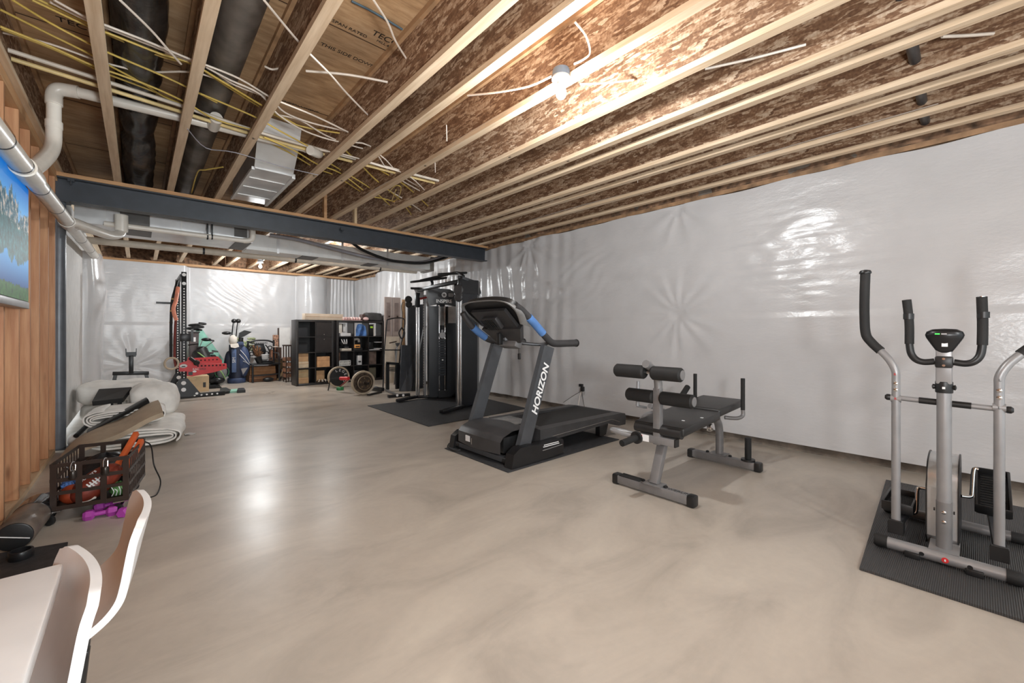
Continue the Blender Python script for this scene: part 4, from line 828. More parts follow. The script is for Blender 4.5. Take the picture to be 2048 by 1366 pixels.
# drive housing, cranks, rear stabiliser
b = MB(); pf = []
for k in range(25):
    a = math.pi * k / 24; pf.append((3.44 + 0.20 * math.cos(a), 0.40 + 0.10 * math.sin(a) ** 0.8))
pf = [(3.66, 0.06), (3.66, 0.36)] + pf + [(3.205, 0.36), (3.20, 0.10), (3.24, 0.05)]
b.prism([(x, 0.075, z) for x, z in pf], (0, 0.115, 0)); b.obj('drive_housing', mat('silver_plastic', (186, 186, 186), 0.25, 0.5, var=0.03), t)
for y in (0.070, 0.190):
    b = MB(); b.prism([(3.44 + (x - 3.44) * 1.02, y, 0.275 + (z - 0.275) * 1.02) for x, z in pf], (0, 0.006, 0)); b.obj('housing_edge', M_BLK, t)
MB().tube([(3.44, 0.196, 0.28), (3.44, 0.232, 0.28), (3.43, 0.245, 0.26), (3.40, 0.247, 0.15), (3.39, 0.265, 0.135)], 0.009, 12, 6).obj('crank', M_CHROME, t)
MB().tube([(3.44, 0.068, 0.28), (3.46, 0.035, 0.28), (3.48, 0.028, 0.30), (3.56, 0.022, 0.41), (3.57, 0.005, 0.415)], 0.009, 12, 6).obj('crank', M_CHROME, t)
MB().bx(3.20, 3.66, yc - 0.02, yc + 0.03, Z0 + 0.02, Z0 + 0.05).obj('base_rail', M_SILV2, t, flat=True)
MB().tube([(3.68, 0.36, Z0 + 0.03), (3.68, -0.12, Z0 + 0.03)], 0.028, 16, 1).obj('rear_stabiliser', M_SILV2, t)
for y, s_ in ((0.36, 1), (-0.12, -1)): MB().lathe((3.68, y, Z0 + 0.03), (0, s_, 0), [(0.03, 0), (0.03, 0.05), (0.025, 0.06)]).obj('end_cap', M_FOAM, t)
# ================================================================ left foreground: table and two moulded chairs
t = thing('table', 'white table at the bottom left corner beside two moulded chairs', 'table', (-0.37, 0.8, 0))
MB().bx(-0.612, -0.122, 0.10, 1.326, 0.672, 0.70, 0.006).obj('table_top', M_WHITE, t)
for x, y in ((-0.57, 0.16), (-0.57, 1.27), (-0.17, 0.16), (-0.17, 0.80)): MB().bar((x, y, 0), (x, y, 0.672), 0.035, 0.035, bev=0.004).obj('leg', M_WHITE, t)
PRS = []
def shell(u, v):
    """u across (-1..1), v from the top of the back (0) over the seat to its front edge (1); forward is -x"""
    pr = [(0.0, 0.720, 0.166), (0.014, 0.66, 0.172), (0.034, 0.575, 0.175), (0.055, 0.535, 0.176), (0.095, 0.500, 0.176), (0.16, 0.468, 0.176), (0.26, 0.455, 0.175), (0.37, 0.458, 0.172), (0.43, 0.448, 0.160), (0.45, 0.425, 0.15)]
    if not PRS: PRS.extend(spline([V(q) for q in pr], 12))
    f = v * (len(PRS) - 1); k = min(len(PRS) - 2, int(f)); x, z, w = PRS[k].lerp(PRS[k + 1], f - k)
    b_ = 1 - smooth(0.05, 0.5, v); q = abs(u)
    rnd = 0.012 * smooth(0.8, 1.0, q) * (1 - smooth(0.0, 0.1, v))
    return V((-x - 0.022 * u * u * b_ + 0.004, w * u, z - rnd - 0.022 * (1 - u * u) * smooth(0.3, 0.6, v)))
def make_chair(loc, rz, lab):
    t = thing('moulded_chair', lab, 'chair', loc, rz, 'white moulded chairs at the table', True)
    b = MB(); b.grid(lambda a, v: shell(a * 2 - 1, v), 28, 40, 0.017); b.obj('shell', M_WHITE, t, ang=50)
    for sx, sy in ((-0.10, 1), (-0.10, -1), (-0.36, 1), (-0.36, -1)):
        MB().tube([(sx * 0.9 - 0.02, sy * 0.10, 0.42), (sx + (-0.05 if sx > -0.2 else -0.03), sy * 0.165, 0.0)], 0.013, 10, 1).obj('leg', M_BLK, t)
    MB().bx(-0.34, -0.10, -0.12, 0.12, 0.405, 0.418, 0.003).obj('seat_bracket', M_BLK, t)
    return t
make_chair((-0.085, 1.232, 0.0), R(11), 'nearer white moulded chair pushed against the white table')
make_chair((0.006, 1.575, 0.0), R(1), 'white moulded chair farther from the camera, beside the purple dumbbells')
# ---------------------------------------------------------------- things on the floor by the stud wall
MB().prism([(-0.60, 3.52, 0.001), (-0.30, 3.44, 0.001), (-0.27, 2.5, 0.001), (-0.60, 2.5, 0.001)], (0, 0, 0.010)).obj('exercise_mat', M_RUB, label='small dark mat on the floor behind the white table', cat='mat', flat=True)
b = MB(); c = FZ(42, 1116, 0.012)
b.lathe(c, (0, 0, 1), [(0.044, 0), (0.046, 0.004), (0.046, 0.040), (0.044, 0.043), (0.037, 0.043), (0.037, 0.006)], 32); b.obj('strap_roll', M_BLK2, label='round black strap roll standing on the small dark mat', cat='strap')
a, c = FZ(28, 1074, 0.082), FZ(78, 1014, 0.082); d = (c - a).normalized()
t = thing('heavy_bag', 'shiny grey and black cylindrical bag lying by the stud wall', 'bag', (a.x, a.y, 0))
L = 0.52
MB().lathe(a, d, [(0.072, 0), (0.080, 0.012), (0.081, 0.22), (0.082, L * 0.7)], 32).obj('grey_half', mat('grey_brown_vinyl', (104, 94, 86), 0.35, var=0.15), t)
MB().lathe(a + d * L * 0.62, d, [(0.0835, 0), (0.0835, L * 0.30), (0.078, L * 0.38)], 32).obj('black_half', M_SCRGL, t)
MB().lathe(a, -d, [(0.074, -0.004), (0.072, 0.004), (0.066, 0.006)], 32).obj('end_cap', M_BLK, t)
x_, y_, _ = frame(d); MB().bar(a - d * 0.009 - x_ * 0.06 - y_ * 0.02, a - d * 0.009 + x_ * 0.06 + y_ * 0.02, 0.004, 0.004).obj('seam', M_WHT, t)
# ---------------------------------------------------------------- crate on casters
CW, CD, C0, C1 = 0.365, 0.55, 0.085, 0.375
crx = Matrix.Translation((-0.412, 3.845, 0)) @ Matrix.Rotation(R(-9), 4, 'Z')
t = thing('crate', 'brown metal crate on casters filled with balls and sports gear', 'crate', (-0.412, 3.845, 0), R(-9), None, True)
def strips(name, fn, horiz, vert, w_):
    b = MB()
    for q in horiz + vert: b.box(fn(q)[0], fn(q)[1])
    return b.obj(name, M_CRATE, t, flat=True)
for nm, y in (('front_panel', 0.0), ('back_panel', CD)):
    b = MB()
    for z, h in ((C1 - 0.012, 0.024), (C1 - 0.105, 0.024), (C1 - 0.185, 0.022), (C0 + 0.012, 0.026)): b.bx(0, CW, y - 0.003, y + 0.003, z - h / 2, z + h / 2)
    for x in (0.014, 0.128, 0.243, CW - 0.014): b.bx(x - 0.015, x + 0.015, y - 0.0035, y + 0.0035, C0, C1)
    b.obj(nm, M_CRATE, t, flat=True)
for nm, x in (('left_panel', 0.0), ('right_panel', CW)):
    b = MB(); b.bx(x - 0.003, x + 0.003, 0, CD, C1 - 0.022, C1).bx(x - 0.003, x + 0.003, 0, CD, C0, C0 + 0.026).bx(x - 0.003, x + 0.003, 0, CD, C1 - 0.115, C1 - 0.093).bx(x - 0.003, x + 0.003, 0, CD, C1 - 0.20, C1 - 0.18)
    for k in range(1, 10): b.bx(x - 0.003, x + 0.003, CD * k / 10 - 0.005, CD * k / 10 + 0.005, C0, C1)
    b.obj(nm, M_CRATE, t, flat=True)
MB().bx(0.005, CW - 0.005, 0.005, CD - 0.005, C0, C0 + 0.006).obj('base_panel', M_CRATE, t, flat=True)
MB().bar((0.02, 0.012, C1 - 0.10), (0.07, 0.012, C1 - 0.03), 0.006, 0.018).obj('corner_brace', M_CRATE, t, flat=True)
for x, y in ((0.02, 0.03), (CW - 0.03, 0.03), (0.03, CD - 0.03), (CW - 0.03, CD - 0.03)):
    MB().lathe((x - 0.028, y - 0.045, 0.033), (0.55, 1, 0), [(0.026, 0), (0.033, 0.004), (0.033, 0.018), (0.026, 0.022)], 24).obj('caster_wheel', M_BLK, t)
    MB().bx(x - 0.045, x + 0.03, y - 0.045, y + 0.03, 0.076, 0.083).bar((x - 0.012, y - 0.052, 0.036), (x + 0.004, y - 0.02, 0.078), 0.02, 0.003).obj('caster_bracket', M_CHROME, t, flat=True)
def cw(x, y, z): return crx @ V((x, y, z))
for x, y, lab in ((0.105, -0.022, 'black cylinder padlock hanging at the left of the crate front'), (0.255, -0.022, 'black cylinder padlock hanging at the right of the crate front')):
    p = cw(x, y, C1 - 0.10); k = thing('padlock', lab, 'padlock', p)
    MB().lathe(p, (0, 0, 1), [(0.017, 0), (0.019, 0.004), (0.019, 0.046), (0.015, 0.052)], 20).obj('body', mat('dark_lock', (58, 52, 48), 0.3, 0.5), k)
    MB().tube([p + V((-0.010, 0, 0.05)), p + V((-0.010, 0.008, 0.085)), p + V((0, 0.02, 0.103)), p + V((0.010, 0.02, 0.085)), p + V((0.010, 0.0, 0.05))], 0.0035, 8, 5).obj('shackle', M_CHROME, k)
# contents
M = Matrix.Rotation(R(-35), 3, 'Y') @ Matrix.Rotation(R(20), 3, 'Z')
p = cw(0.19, 0.10, C0 + 0.112); t = thing('football', 'brown leather football with white laces inside the crate', 'ball', p)
b = MB(); vs = []
prof = [(0.002, -0.145)] + [(0.082 * math.cos(math.pi * k / 20) ** 0.85, 0.145 * math.sin(math.pi * k / 20) * 1.0) for k in range(-9, 10)] + [(0.002, 0.145)]
ax = (M @ V((1, 0, 0))); b.lathe(p, ax, prof, 28); b.obj('leather', M_BALL, t)
ux = V((0, -0.85, 0.35)); ux = (ux - ax * ux.dot(ax)).normalized(); wy = ax.cross(ux)
MB().bar(p + ux * 0.084 - ax * 0.055, p + ux * 0.084 + ax * 0.055, 0.005, 0.005).obj('lace_bar', M_WHT, t)
for k in range(-3, 4): MB().bar(p + ux * 0.084 + ax * 0.017 * k - wy * 0.018, p + ux * 0.084 + ax * 0.017 * k + wy * 0.018, 0.006, 0.006).obj('lace', M_WHT, t)
text('ball_name', 'Sooners', 0.034, p + ux * 0.062 + wy * 0.058 * (1 if wy.z > 0 else -1) - ax * 0.02, ax, ux * -0.6 + wy * (1 if wy.z > 0 else -1), M_WHT, t, 0.001)
p = cw(0.075, 0.085, C0 + 0.066); b = MB().ell(p, (0.06, 0.06, 0.06), 24, 16); b.obj('ball', M_BALL2, label='glossy red-orange ball low in the left of the crate', cat='ball')
p = cw(0.20, 0.28, C0 + 0.15); b = MB()
b.grid(lambda u, v: p + V((math.cos(2 * math.pi * u) * math.sin(math.pi * v) * 0.145, math.sin(2 * math.pi * u) * math.sin(math.pi * v) * 0.13, 0.11 * math.cos(math.pi * v))) * (1 + 0.22 * nz((math.cos(6.28 * u), math.sin(6.28 * u), v * 3), 1.7)), 28, 18)
b.obj('nylon_bag', mat('black_nylon', (24, 24, 26), 0.5, var=0.3), label='crumpled black nylon bag filling the top of the crate', cat='bag')
p = cw(0.295, 0.10, C0 + 0.052); b = MB()
b.grid(lambda u, v: p + V((math.cos(2 * math.pi * u) * math.sin(math.pi * v) * 0.045, math.sin(2 * math.pi * u) * math.sin(math.pi * v) * 0.05, 0.045 * math.cos(math.pi * v))) * (1 + 0.2 * nz((math.cos(6.28 * u) * 2, math.sin(6.28 * u), v * 3), 1.7)), 20, 14)
t = thing('green_pouch', 'crumpled green pouch with white cords at the lower right of the crate', 'pouch', p); b.obj('pouch', mat('dull_green_nylon', (66, 104, 56), 0.6, var=0.4), t)
for k in range(5): MB().tube([p + V((-0.035 + 0.018 * k, -0.05, 0.035 - 0.02 * (k % 2))), p + V((-0.02 + 0.016 * k, -0.056, 0.0)), p + V((-0.03 + 0.02 * k, -0.05, -0.03))], 0.0025, 6, 4).obj('cord', M_WHT, t)
p = cw(0.165, 0.03, C0 + 0.035); b = MB(); b.grid(lambda u, v: p + V((0.035 * (u - 0.5) * 2, -0.012 + 0.012 * math.sin(u * 3), 0.05 * (v - 0.5) * (1.2 - u))), 8, 8, 0.004); b.obj('cloth', M_CREAM, label='small white cloth corner showing under the football', cat='cloth')
for k, (x0, x1, dz) in enumerate(((0.335, 0.352, 0.0), (0.30, 0.335, 0.0))):
    a, c = cw(0.262 + 0.05 * k, 0.12 + 0.03 * k, C1 - 0.14 - 0.02 * k), cw(0.335 + 0.035 * k, 0.43 - 0.04 * k, C1 + 0.065 - 0.05 * k)
    MB().bar(a, c, 0.03, 0.035, bev=0.003).obj('plastic_stake', M_ORG2, label=['orange plastic stake leaning high over the crate rim', 'orange plastic stake leaning lower at the right of the crate'][k], cat='stake')
p = cw(0.05, 0.20, C0 + 0.08); MB().box(None, (0.07, 0.20, 0.13), 0, 0.02, Matrix.Translation(p) @ Matrix.Rotation(R(-20), 4, 'Y')).obj('shoe', mat('speckled_blue_knit', (60, 90, 140), 0.7, var=0.6, scale=110), label='speckled blue knit shoe inside the left of the crate', cat='shoe')
b = MB(); c = FZ(98, 1001, 0.045) + V((0.0, 0.02, 0)); b.grid(lambda u, v: c + V((0.075 * math.cos(2 * math.pi * u) * math.sin(math.pi * v), 0.12 * math.sin(2 * math.pi * u) * math.sin(math.pi * v), 0.043 * math.cos(math.pi * v))), 28, 16)
b.obj('balance_cushion', mat('slate_blue_rubber', (60, 76, 104), 0.5, var=0.2, scale=60), label='flat slate-blue rubber cushion on the floor left of the crate', cat='cushion')
P = [V((-0.005, 4.30, 0.365)), V((0.065, 4.26, 0.33)), FZ(308, 930, 0.20), FZ(321, 962, 0.06), FZ(314, 988, 0.006), FZ(296, 995, 0.006), FZ(281, 992, 0.006)]
MB().tube(P, 0.0045, 8, 8).obj('steel_cable', M_BLC, label='thin black cable looping from the crate to the floor', cat='cable')
# dumbbells
def dumbbell(a, c, lab, r=0.033):
    a, c = V(a), V(c); d = (c - a).normalized(); L = (c - a).length; t = thing('dumbbell', lab, 'dumbbell', (a + c) / 2, 0, 'purple dumbbells')
    MB().cyl(a, c, 0.0145, n=14).obj('handle', M_PURP, t)
    for p, s_ in ((a, -1), (c, 1)):
        MB().lathe(p - d * s_ * 0.022, d * s_, [(0.020, 0), (r, 0.012), (r, 0.040), (0.024, 0.054)], 6).obj('head', M_PURP, t, flat=True)
    return t
z = 0.029
dumbbell(FZ(180, 1030, z), FZ(222, 1022, z), 'purple hex dumbbell lying in front of the crate')
dumbbell(FZ(200, 1014, z) + V((0, 0.0, 0)), FZ(228, 1007, z), 'purple hex dumbbell half under the crate behind the front one')
dumbbell(FZ(247, 1024, z), FZ(268, 1010, z), 'purple hex dumbbell mostly hidden by the far moulded chair')
# ---------------------------------------------------------------- pile of white batting, foam mats and an incline seat
def rolled(c, axis, w_, h_, turns, length, name, lab, m, th=0.035, jit=0.012):
    """a thick sheet wound flat, its spiral end showing; c = centre of the end, axis = direction of the length"""
    ax = V(axis).normalized(); side = V((0, 0, 1)).cross(ax).normalized(); up = ax.cross(side); N = int(turns * 44)
    def fn(u, v):
        a = u * turns * 2 * math.pi; s_ = 1 - 0.80 * (1 - u); rx = max(0.012, w_ / 2 - (h_ / 2) * (1 - s_)); ry = h_ / 2 * s_
        x = rx * math.copysign(abs(math.cos(a)) ** 0.55, math.cos(a)); y = ry * math.copysign(abs(math.sin(a)) ** 0.8, math.sin(a))
        p = V(c) + side * x + up * y + ax * (v * length)
        q = nz((p.x, p.y, p.z + turns), 3.2) * jit + nz((p.x * 2, p.y, p.z), 9.0) * jit * 0.5
        p = p + (side * x + up * y * 1.5) * (q / 0.15); p.z = max(p.z, 0.004); return p
    b = MB(); b.grid(fn, N, 14, 0.0); o = b.obj(name, m, label=lab, cat='batting', ang=60)
    sd = o.modifiers.new('thickness', 'SOLIDIFY'); sd.thickness = 0.012; sd.offset = 0; return o
rolled((-0.02, 5.72, 0.105), (0.10, 1, 0.0), 0.72, 0.195, 2.6, 1.1, 'batting_roll', 'white folded batting at the bottom right of the pile on the floor', M_WRAP)
rolled((-0.10, 6.08, 0.285), (0.05, 1, 0.02), 0.66, 0.18, 3.2, 0.52, 'batting_roll', 'white rolled batting in the middle of the pile, spiral end showing', M_WRAP)
def soft(c, size, name, lab, m, cat='batting', amp=0.05, fr=3.0, pw=0.45):
    b = MB(); c = V(c)
    def fn(u, v):
        a = 2 * math.pi * u; t = math.pi * (v - 0.5)
        sg = lambda k, e: math.copysign(abs(k) ** e, k)
        n_ = V((sg(math.cos(a), pw) * sg(math.cos(t), pw), sg(math.sin(a), pw) * sg(math.cos(t), pw), sg(math.sin(t), pw)))
        p = c + V((n_.x * size[0] / 2, n_.y * size[1] / 2, n_.z * size[2] / 2)); q = nz(p, fr) * amp + nz(p, fr * 3) * amp * 0.4
        p = p + n_ * q; p.z = max(p.z, c.z - size[2] / 2); return p
    b.grid(fn, 64, 36); return b.obj(name, m, label=lab, cat=cat, ang=60)
soft((-0.13, 7.85, 0.145), (0.86, 0.80, 0.28), 'batting_bundle', 'lower white batting bundle at the back of the pile', M_WRAP, amp=0.03)
soft((-0.15, 7.75, 0.415), (0.84, 0.86, 0.25), 'batting_bundle', 'upper puffy white batting bundle at the back of the pile', M_WRAP, amp=0.04)
soft((0.14, 6.98, 0.36), (0.50, 0.60, 0.42), 'batting_bundle', 'rounded white batting bundle behind the folded beige mat', M_WRAP, amp=0.03, pw=0.6)
P0, P1, P2, P3 = FY(116, 918, 5.55), FY(326, 826, 5.72), FY(316, 801, 6.15), FY(160, 872, 5.95)
def mat_fn(u, v):
    a, c = P0.lerp(P1, u), P3.lerp(P2, u); p = a.lerp(c, v); p.z = max(0.03, p.z + 0.015 * math.sin(u * 9) + 0.02 * math.sin(math.pi * v)); return p
b = MB(); b.grid(mat_fn, 30, 10, 0.05); b.obj('foam_mat', M_BEIGE, label='folded beige foam mat slanting across the white pile', cat='mat')
Q0, Q1 = FY(176, 862, 6.0), FY(296, 801, 6.25)
b = MB()
def blk_fn(u, v):
    a = 2 * math.pi * v; d = (Q1 - Q0).normalized(); sd = V((0, 1, 0)); up = d.cross(sd) * -1
    return Q0.lerp(Q1, u) + sd * 0.12 * math.cos(a) + up * (0.012 + 0.032 * u) * math.sin(a)
b.grid(blk_fn, 20, 24, 0.006); b.obj('rubber_mat', M_BLK, label='flattened black rubber mat roll lying above the beige mat', cat='mat')
t = thing('incline_bench', 'black padded incline seat standing in the white pile', 'bench', (-0.3, 7.0, 0))
A0, A1, A2, A3 = FY(184, 803, 6.72), FY(246, 796, 6.72), FY(263, 774, 7.06), FY(198, 778, 7.06)
nn_ = (A1 - A0).cross(A3 - A0).normalized(); nn_ = nn_ if nn_.z > 0 else -nn_
MB().prism([A0, A1, A2, A3], -nn_ * 0.055).obj('seat_pad', M_VINYL, t, flat=True)
m_ = (A0 + A2) / 2
MB().bar(m_ + V((-0.02, 0, -0.05)), (m_.x - 0.02, m_.y + 0.02, 0.0), 0.05, 0.06).obj('post', M_BLK2, t, flat=True)
MB().bar(m_ + V((0.06, 0.05, -0.05)), (m_.x + 0.06, m_.y + 0.07, 0.0), 0.04, 0.06).obj('post', M_BLK2, t, flat=True)
MB().tube([FY(152, 872, 6.1), FY(190, 836, 6.45)], 0.022, 12, 1).obj('frame_tube', M_BLK2, t)
soft((-0.50, 6.42, 0.065), (0.12, 0.26, 0.12), 'insulation_scrap', 'small white batting scrap against the foot of the steel post', M_WRAP, amp=0.03, pw=0.7)
b = MB(); c = FZ(380, 868, 0.003); b.grid(lambda u, v: c + V((0.10 * (u - 0.5), 0.09 * (v - 0.5), 0.006 * math.sin(u * 7 + v * 5) + 0.004)), 8, 8, 0.002); b.obj('paper_scrap', M_WHITE, label='white paper scrap on the floor right of the batting pile', cat='paper')
# ---------------------------------------------------------------- television on the stud wall
t = thing('television', 'flat television on the stud wall showing a mountain lake', 'television', (-0.56, 3.6, 1.78))
MB().bx(-0.6195, -0.560, 2.90, 4.30, 1.375, 2.175, 0.006).obj('casing', M_BLK, t)
MB().bx(-0.6195, -0.555, 2.90, 4.295, 1.355, 1.40, 0.004).obj('bottom_bezel', M_SILV, t)
s_ = NT('landscape_picture'); tc = s_.n('ShaderNodeTexCoord'); sx = s_.n('ShaderNodeSeparateXYZ'); s_.l(tc.outputs['Generated'], sx.inputs[0])
mp = s_.n('ShaderNodeMapping'); mp.inputs['Scale'].default_value = (1, 3.2, 1.0); s_.l(tc.outputs['Generated'], mp.inputs['Vector'])
n1 = s_.noise(mp.outputs[0], 2.4, 6, 0.6); n2 = s_.noise(s_.coord((1, 9, 5), kind='Generated'), 3.0, 6, 0.7)
def math_(op, a, b_):
    m = s_.n('ShaderNodeMath', operation=op)
    for k, v in enumerate((a, b_)):
        if isinstance(v, (int, float)): m.inputs[k].default_value = v
        else: s_.l(v, m.inputs[k])
    return m.outputs[0]
zz = sx.outputs[2]
sky = s_.ramp(zz, [(0.72, (96, 170, 226)), (1.0, (10, 104, 196))])
rock = s_.ramp(n2, [(0.35, (24, 44, 62)), (0.5, (54, 104, 120)), (0.62, (206, 186, 170)), (0.75, (244, 232, 224))])
low = s_.ramp(n2, [(0.35, (12, 40, 44)), (0.55, (34, 92, 96)), (0.7, (60, 130, 130))])
lake = s_.ramp(zz, [(0.10, (8, 66, 126)), (0.36, (26, 140, 206))])
wood = s_.ramp(n2, [(0.35, (14, 44, 20)), (0.65, (52, 110, 40))])
ridge = math_('GREATER_THAN', math_('ADD', zz, math_('MULTIPLY', n1, 0.9)), 1.20)
c = s_.mix(math_('GREATER_THAN', math_('ADD', zz, math_('MULTIPLY', n2, 0.3)), 0.76), low, rock); c = s_.mix(ridge, c, sky)
c = s_.mix(math_('LESS_THAN', math_('ADD', zz, math_('MULTIPLY', n1, 0.5)), 0.58), c, lake)
c = s_.mix(math_('LESS_THAN', math_('ADD', zz, math_('MULTIPLY', n2, 0.12)), 0.17), c, wood)
s_.base(lin((6, 8, 10))); s_.l(c, s_.b.inputs['Emission Color']); s_.b.inputs['Emission Strength'].default_value = 0.9; s_.set(0.45, 0.0, 0.2)
MB().bx(-0.5598, -0.5575, 2.92, 4.285, 1.405, 2.16).obj('screen', s_.m, t, flat=True)
# ================================================================ the far end
def quad(pts, Y, e): return MB().prism([FY(x, y, Y) for x, y in pts], e)
# ---- squat rack with red arms
t = thing('squat_rack', 'tall black perforated rack with red arms at the far left', 'rack', (0.6, 9.6, 0))
M_HOLE = mat('light_through_holes', (248, 248, 248), 0.6, var=0.0)  # white colour paints the light showing through the rack's perforations
def upright(x, y, h, w_=0.075):
    MB().bx(x - w_ / 2, x + w_ / 2, y - w_ / 2, y + w_ / 2, 0.05, h, 0.003).obj('upright', M_BLK2, t)
    for k in range(int((h - 0.35) / 0.05)):
        z = 0.18 + k * 0.05
        if z < h - 0.28: MB().lathe((x, y - w_ / 2, z), (0, -1, 0), [(0.012, -0.001), (0.012, 0.0015)], 10).obj('hole', M_HOLE, t)
    for z in (h - 0.05, h - 0.21): MB().lathe((x, y - w_ / 2, z), (0, -1, 0), [(0.030, -0.001), (0.030, 0.002)], 16).obj('white_disc', M_HOLE, t)
upright(0.606, 9.60, 2.285); upright(0.585, 10.85, 2.26)
MB().bx(0.20, 1.22, 9.565, 9.635, 0.0, 0.075, 0.003).obj('base_bar', M_BLK2, t)
for x in (0.26, 0.34, 0.42, 0.76, 0.86, 0.94, 1.02, 1.10): MB().lathe((x, 9.565, 0.04), (0, -1, 0), [(0.016, -0.001), (0.016, 0.0015)], 12).obj('hole', M_HOLE, t)
MB().bx(0.20, 1.22, 10.815, 10.885, 0.0, 0.075, 0.003).obj('base_bar', M_BLK2, t)
for y in (9.55, 10.80):
    MB().prism([(0.40, y, 0.05), (0.86, y, 0.05), (0.66, y, 0.36), (0.54, y, 0.36)], (0, 0.012, 0)).obj('gusset', M_BLK2, t, flat=True)
    for z in (0.16, 0.28): MB().lathe((0.60, y, z), (0, -1, 0), [(0.036, -0.001), (0.036, 0.002)], 16).obj('white_disc', M_HOLE, t)
for x in (0.45, 0.79): MB().lathe((x, 9.548, 0.075), (0, -1, 0), [(0.022, -0.001), (0.022, 0.002)], 14).obj('white_disc', M_HOLE, t)
MB().bar((0.58, 9.6, 2.22), (0.575, 10.85, 2.20), 0.06, 0.05).obj('top_bar', M_BLK2, t, flat=True)
MB().bx(0.545, 0.70, 9.54, 9.66, 1.03, 1.17, 0.006).bx(0.71, 0.74, 9.55, 9.65, 1.02, 1.25).obj('carriage', M_BLK2, t)
MB().bx(0.25, 0.55, 10.82, 10.85, 1.76, 1.80).obj('peg', M_BLK2, t, flat=True)
MB().tube([FY(377, 690, 9.6), FY(386, 689, 9.5), FY(396, 688, 9.4)], 0.012, 8, 3).obj('hook', M_BLK2, t)
arm = quad([(358, 727), (374, 722), (376, 715), (381, 715), (402, 726), (453, 727), (454, 737), (430, 744), (384, 753), (374, 752), (374, 743), (358, 743)], 9.50, (0, 0.045, 0)).obj('red_arm', M_RED, t, flat=True, label='red spotter arm nearer the camera')
for k in range(8):
    p = FY(396 + 7.4 * k, 732 - 0.25 * k, 9.499); MB().lathe(p, (0, -1, 0), [(0.016, -0.001), (0.016, 0.0015)], 12).obj('hole', mat('dark_hole_red', (70, 16, 18), 0.7), arm)
p = FY(381, 747, 9.499); MB().bx(p.x - 0.03, p.x + 0.03, 9.496, 9.50, p.z - 0.03, p.z + 0.03).obj('square_hole', M_BLK, arm, flat=True)
for px, py, rx in ((367, 732, 0.055), (389, 743, 0.030)):
    p = FY(px, py, 9.497); MB().ell(p, (rx, 0.003, rx * 0.6), 20, 8).obj('oval_badge', M_WHT, arm)
p = FY(367, 733, 9.493); MB().prism([p + V((-0.035, 0, -0.012)), p + V((0.035, 0, -0.012)), p + V((0.012, 0, 0.014)), p + V((0, 0, 0.006)), p + V((-0.014, 0, 0.012))], (0, -0.001, 0)).obj('badge_mark', M_BLK, arm, flat=True)
text('arm_lettering', 'RAC', 0.05, FY(392, 738.5, 9.498), (1, 0, 0.0), (0, 0, 1), M_WHT, arm, 0.001); text('arm_lettering', 'KRD', 0.05, FY(405, 738, 9.498), (1, 0, 0.0), (0, 0, 1), M_BLK, arm, 0.001)
quad([(379, 717), (436, 713), (444, 721), (444, 727), (379, 732)], 10.80, (0, 0.045, 0)).obj('red_arm', M_RED, t, flat=True, label='red spotter arm farther back')
for k in range(6):
    p = FY(394 + 8 * k, 721 - 0.4 * k, 10.799); MB().lathe(p, (0, -1, 0), [(0.016, -0.001), (0.016, 0.0015)], 10).obj('hole', mat('dark_hole_red', (70, 16, 18), 0.7), t)
MB().tube([FY(380, 716, 9.46), FY(392, 725, 9.42)], 0.03, 12, 1).lathe(FY(392, 725, 9.42), (0.3, -1, -0.2), [(0.045, 0), (0.05, 0.03), (0.035, 0.05)]).obj('lever_grip', M_BLK, t)
# ring, straps and band hung on it
t = thing('gymnastic_ring', 'pale wooden gymnastic ring hanging on a black strap from the rack', 'ring', FY(343, 728, 9.4))
c = FY(343, 727, 9.42); MB().ring(c, (0.35, -1, 0), 0.10, 0.017, 32, 10).obj('ring', M_WOODR, t)
MB().tube([FY(355, 562, 9.75), FY(350, 580, 9.6), FY(344, 605, 9.5), FY(342, 650, 9.45), FY(342, 716, 9.43)], 0.022, 8, 6).obj('strap', M_FOAM, t)
for k, (px, py) in enumerate(((346, 598), (343, 622), (342, 645), (342, 668), (342, 690))): MB().lathe(FY(px, py, 9.46), (0, 0, 1), [(0.025, -0.012), (0.025, 0.012)], 10).obj('stitching', mat('tan_stitching', (168, 136, 84), 0.6), t)
P = [FY(356, 575, 9.55), FY(352, 600, 9.4), FY(347, 616, 9.34), FY(349, 630, 9.34), FY(353, 640, 9.36)]
MB().tube(P, 0.030, 8, 6).obj('resistance_band', M_ORG, label='pale orange resistance band looped over the rack', cat='band')
MB().tube([FY(352, 636, 9.44), FY(350, 660, 9.46), FY(349, 715, 9.46), FY(353, 738, 9.46)], 0.018, 8, 6).obj('resistance_band', mat('dark_red_band', (120, 48, 40), 0.6), label='dark red band hanging below the orange one on the rack', cat='band')
t = thing('wooden_ring', 'small wooden ring lying on the floor behind the rack base', 'ring', FZ(331, 783, 0.0))
MB().ring(FZ(331, 779, 0.03), (0, -0.5, 1), 0.09, 0.016, 28, 8).obj('ring', M_WOODR, t); MB().tube([FZ(322, 776, 0.03), FZ(330, 780, 0.03), FZ(342, 780, 0.04)], 0.02, 8, 5).obj('strap', M_FOAM, t)
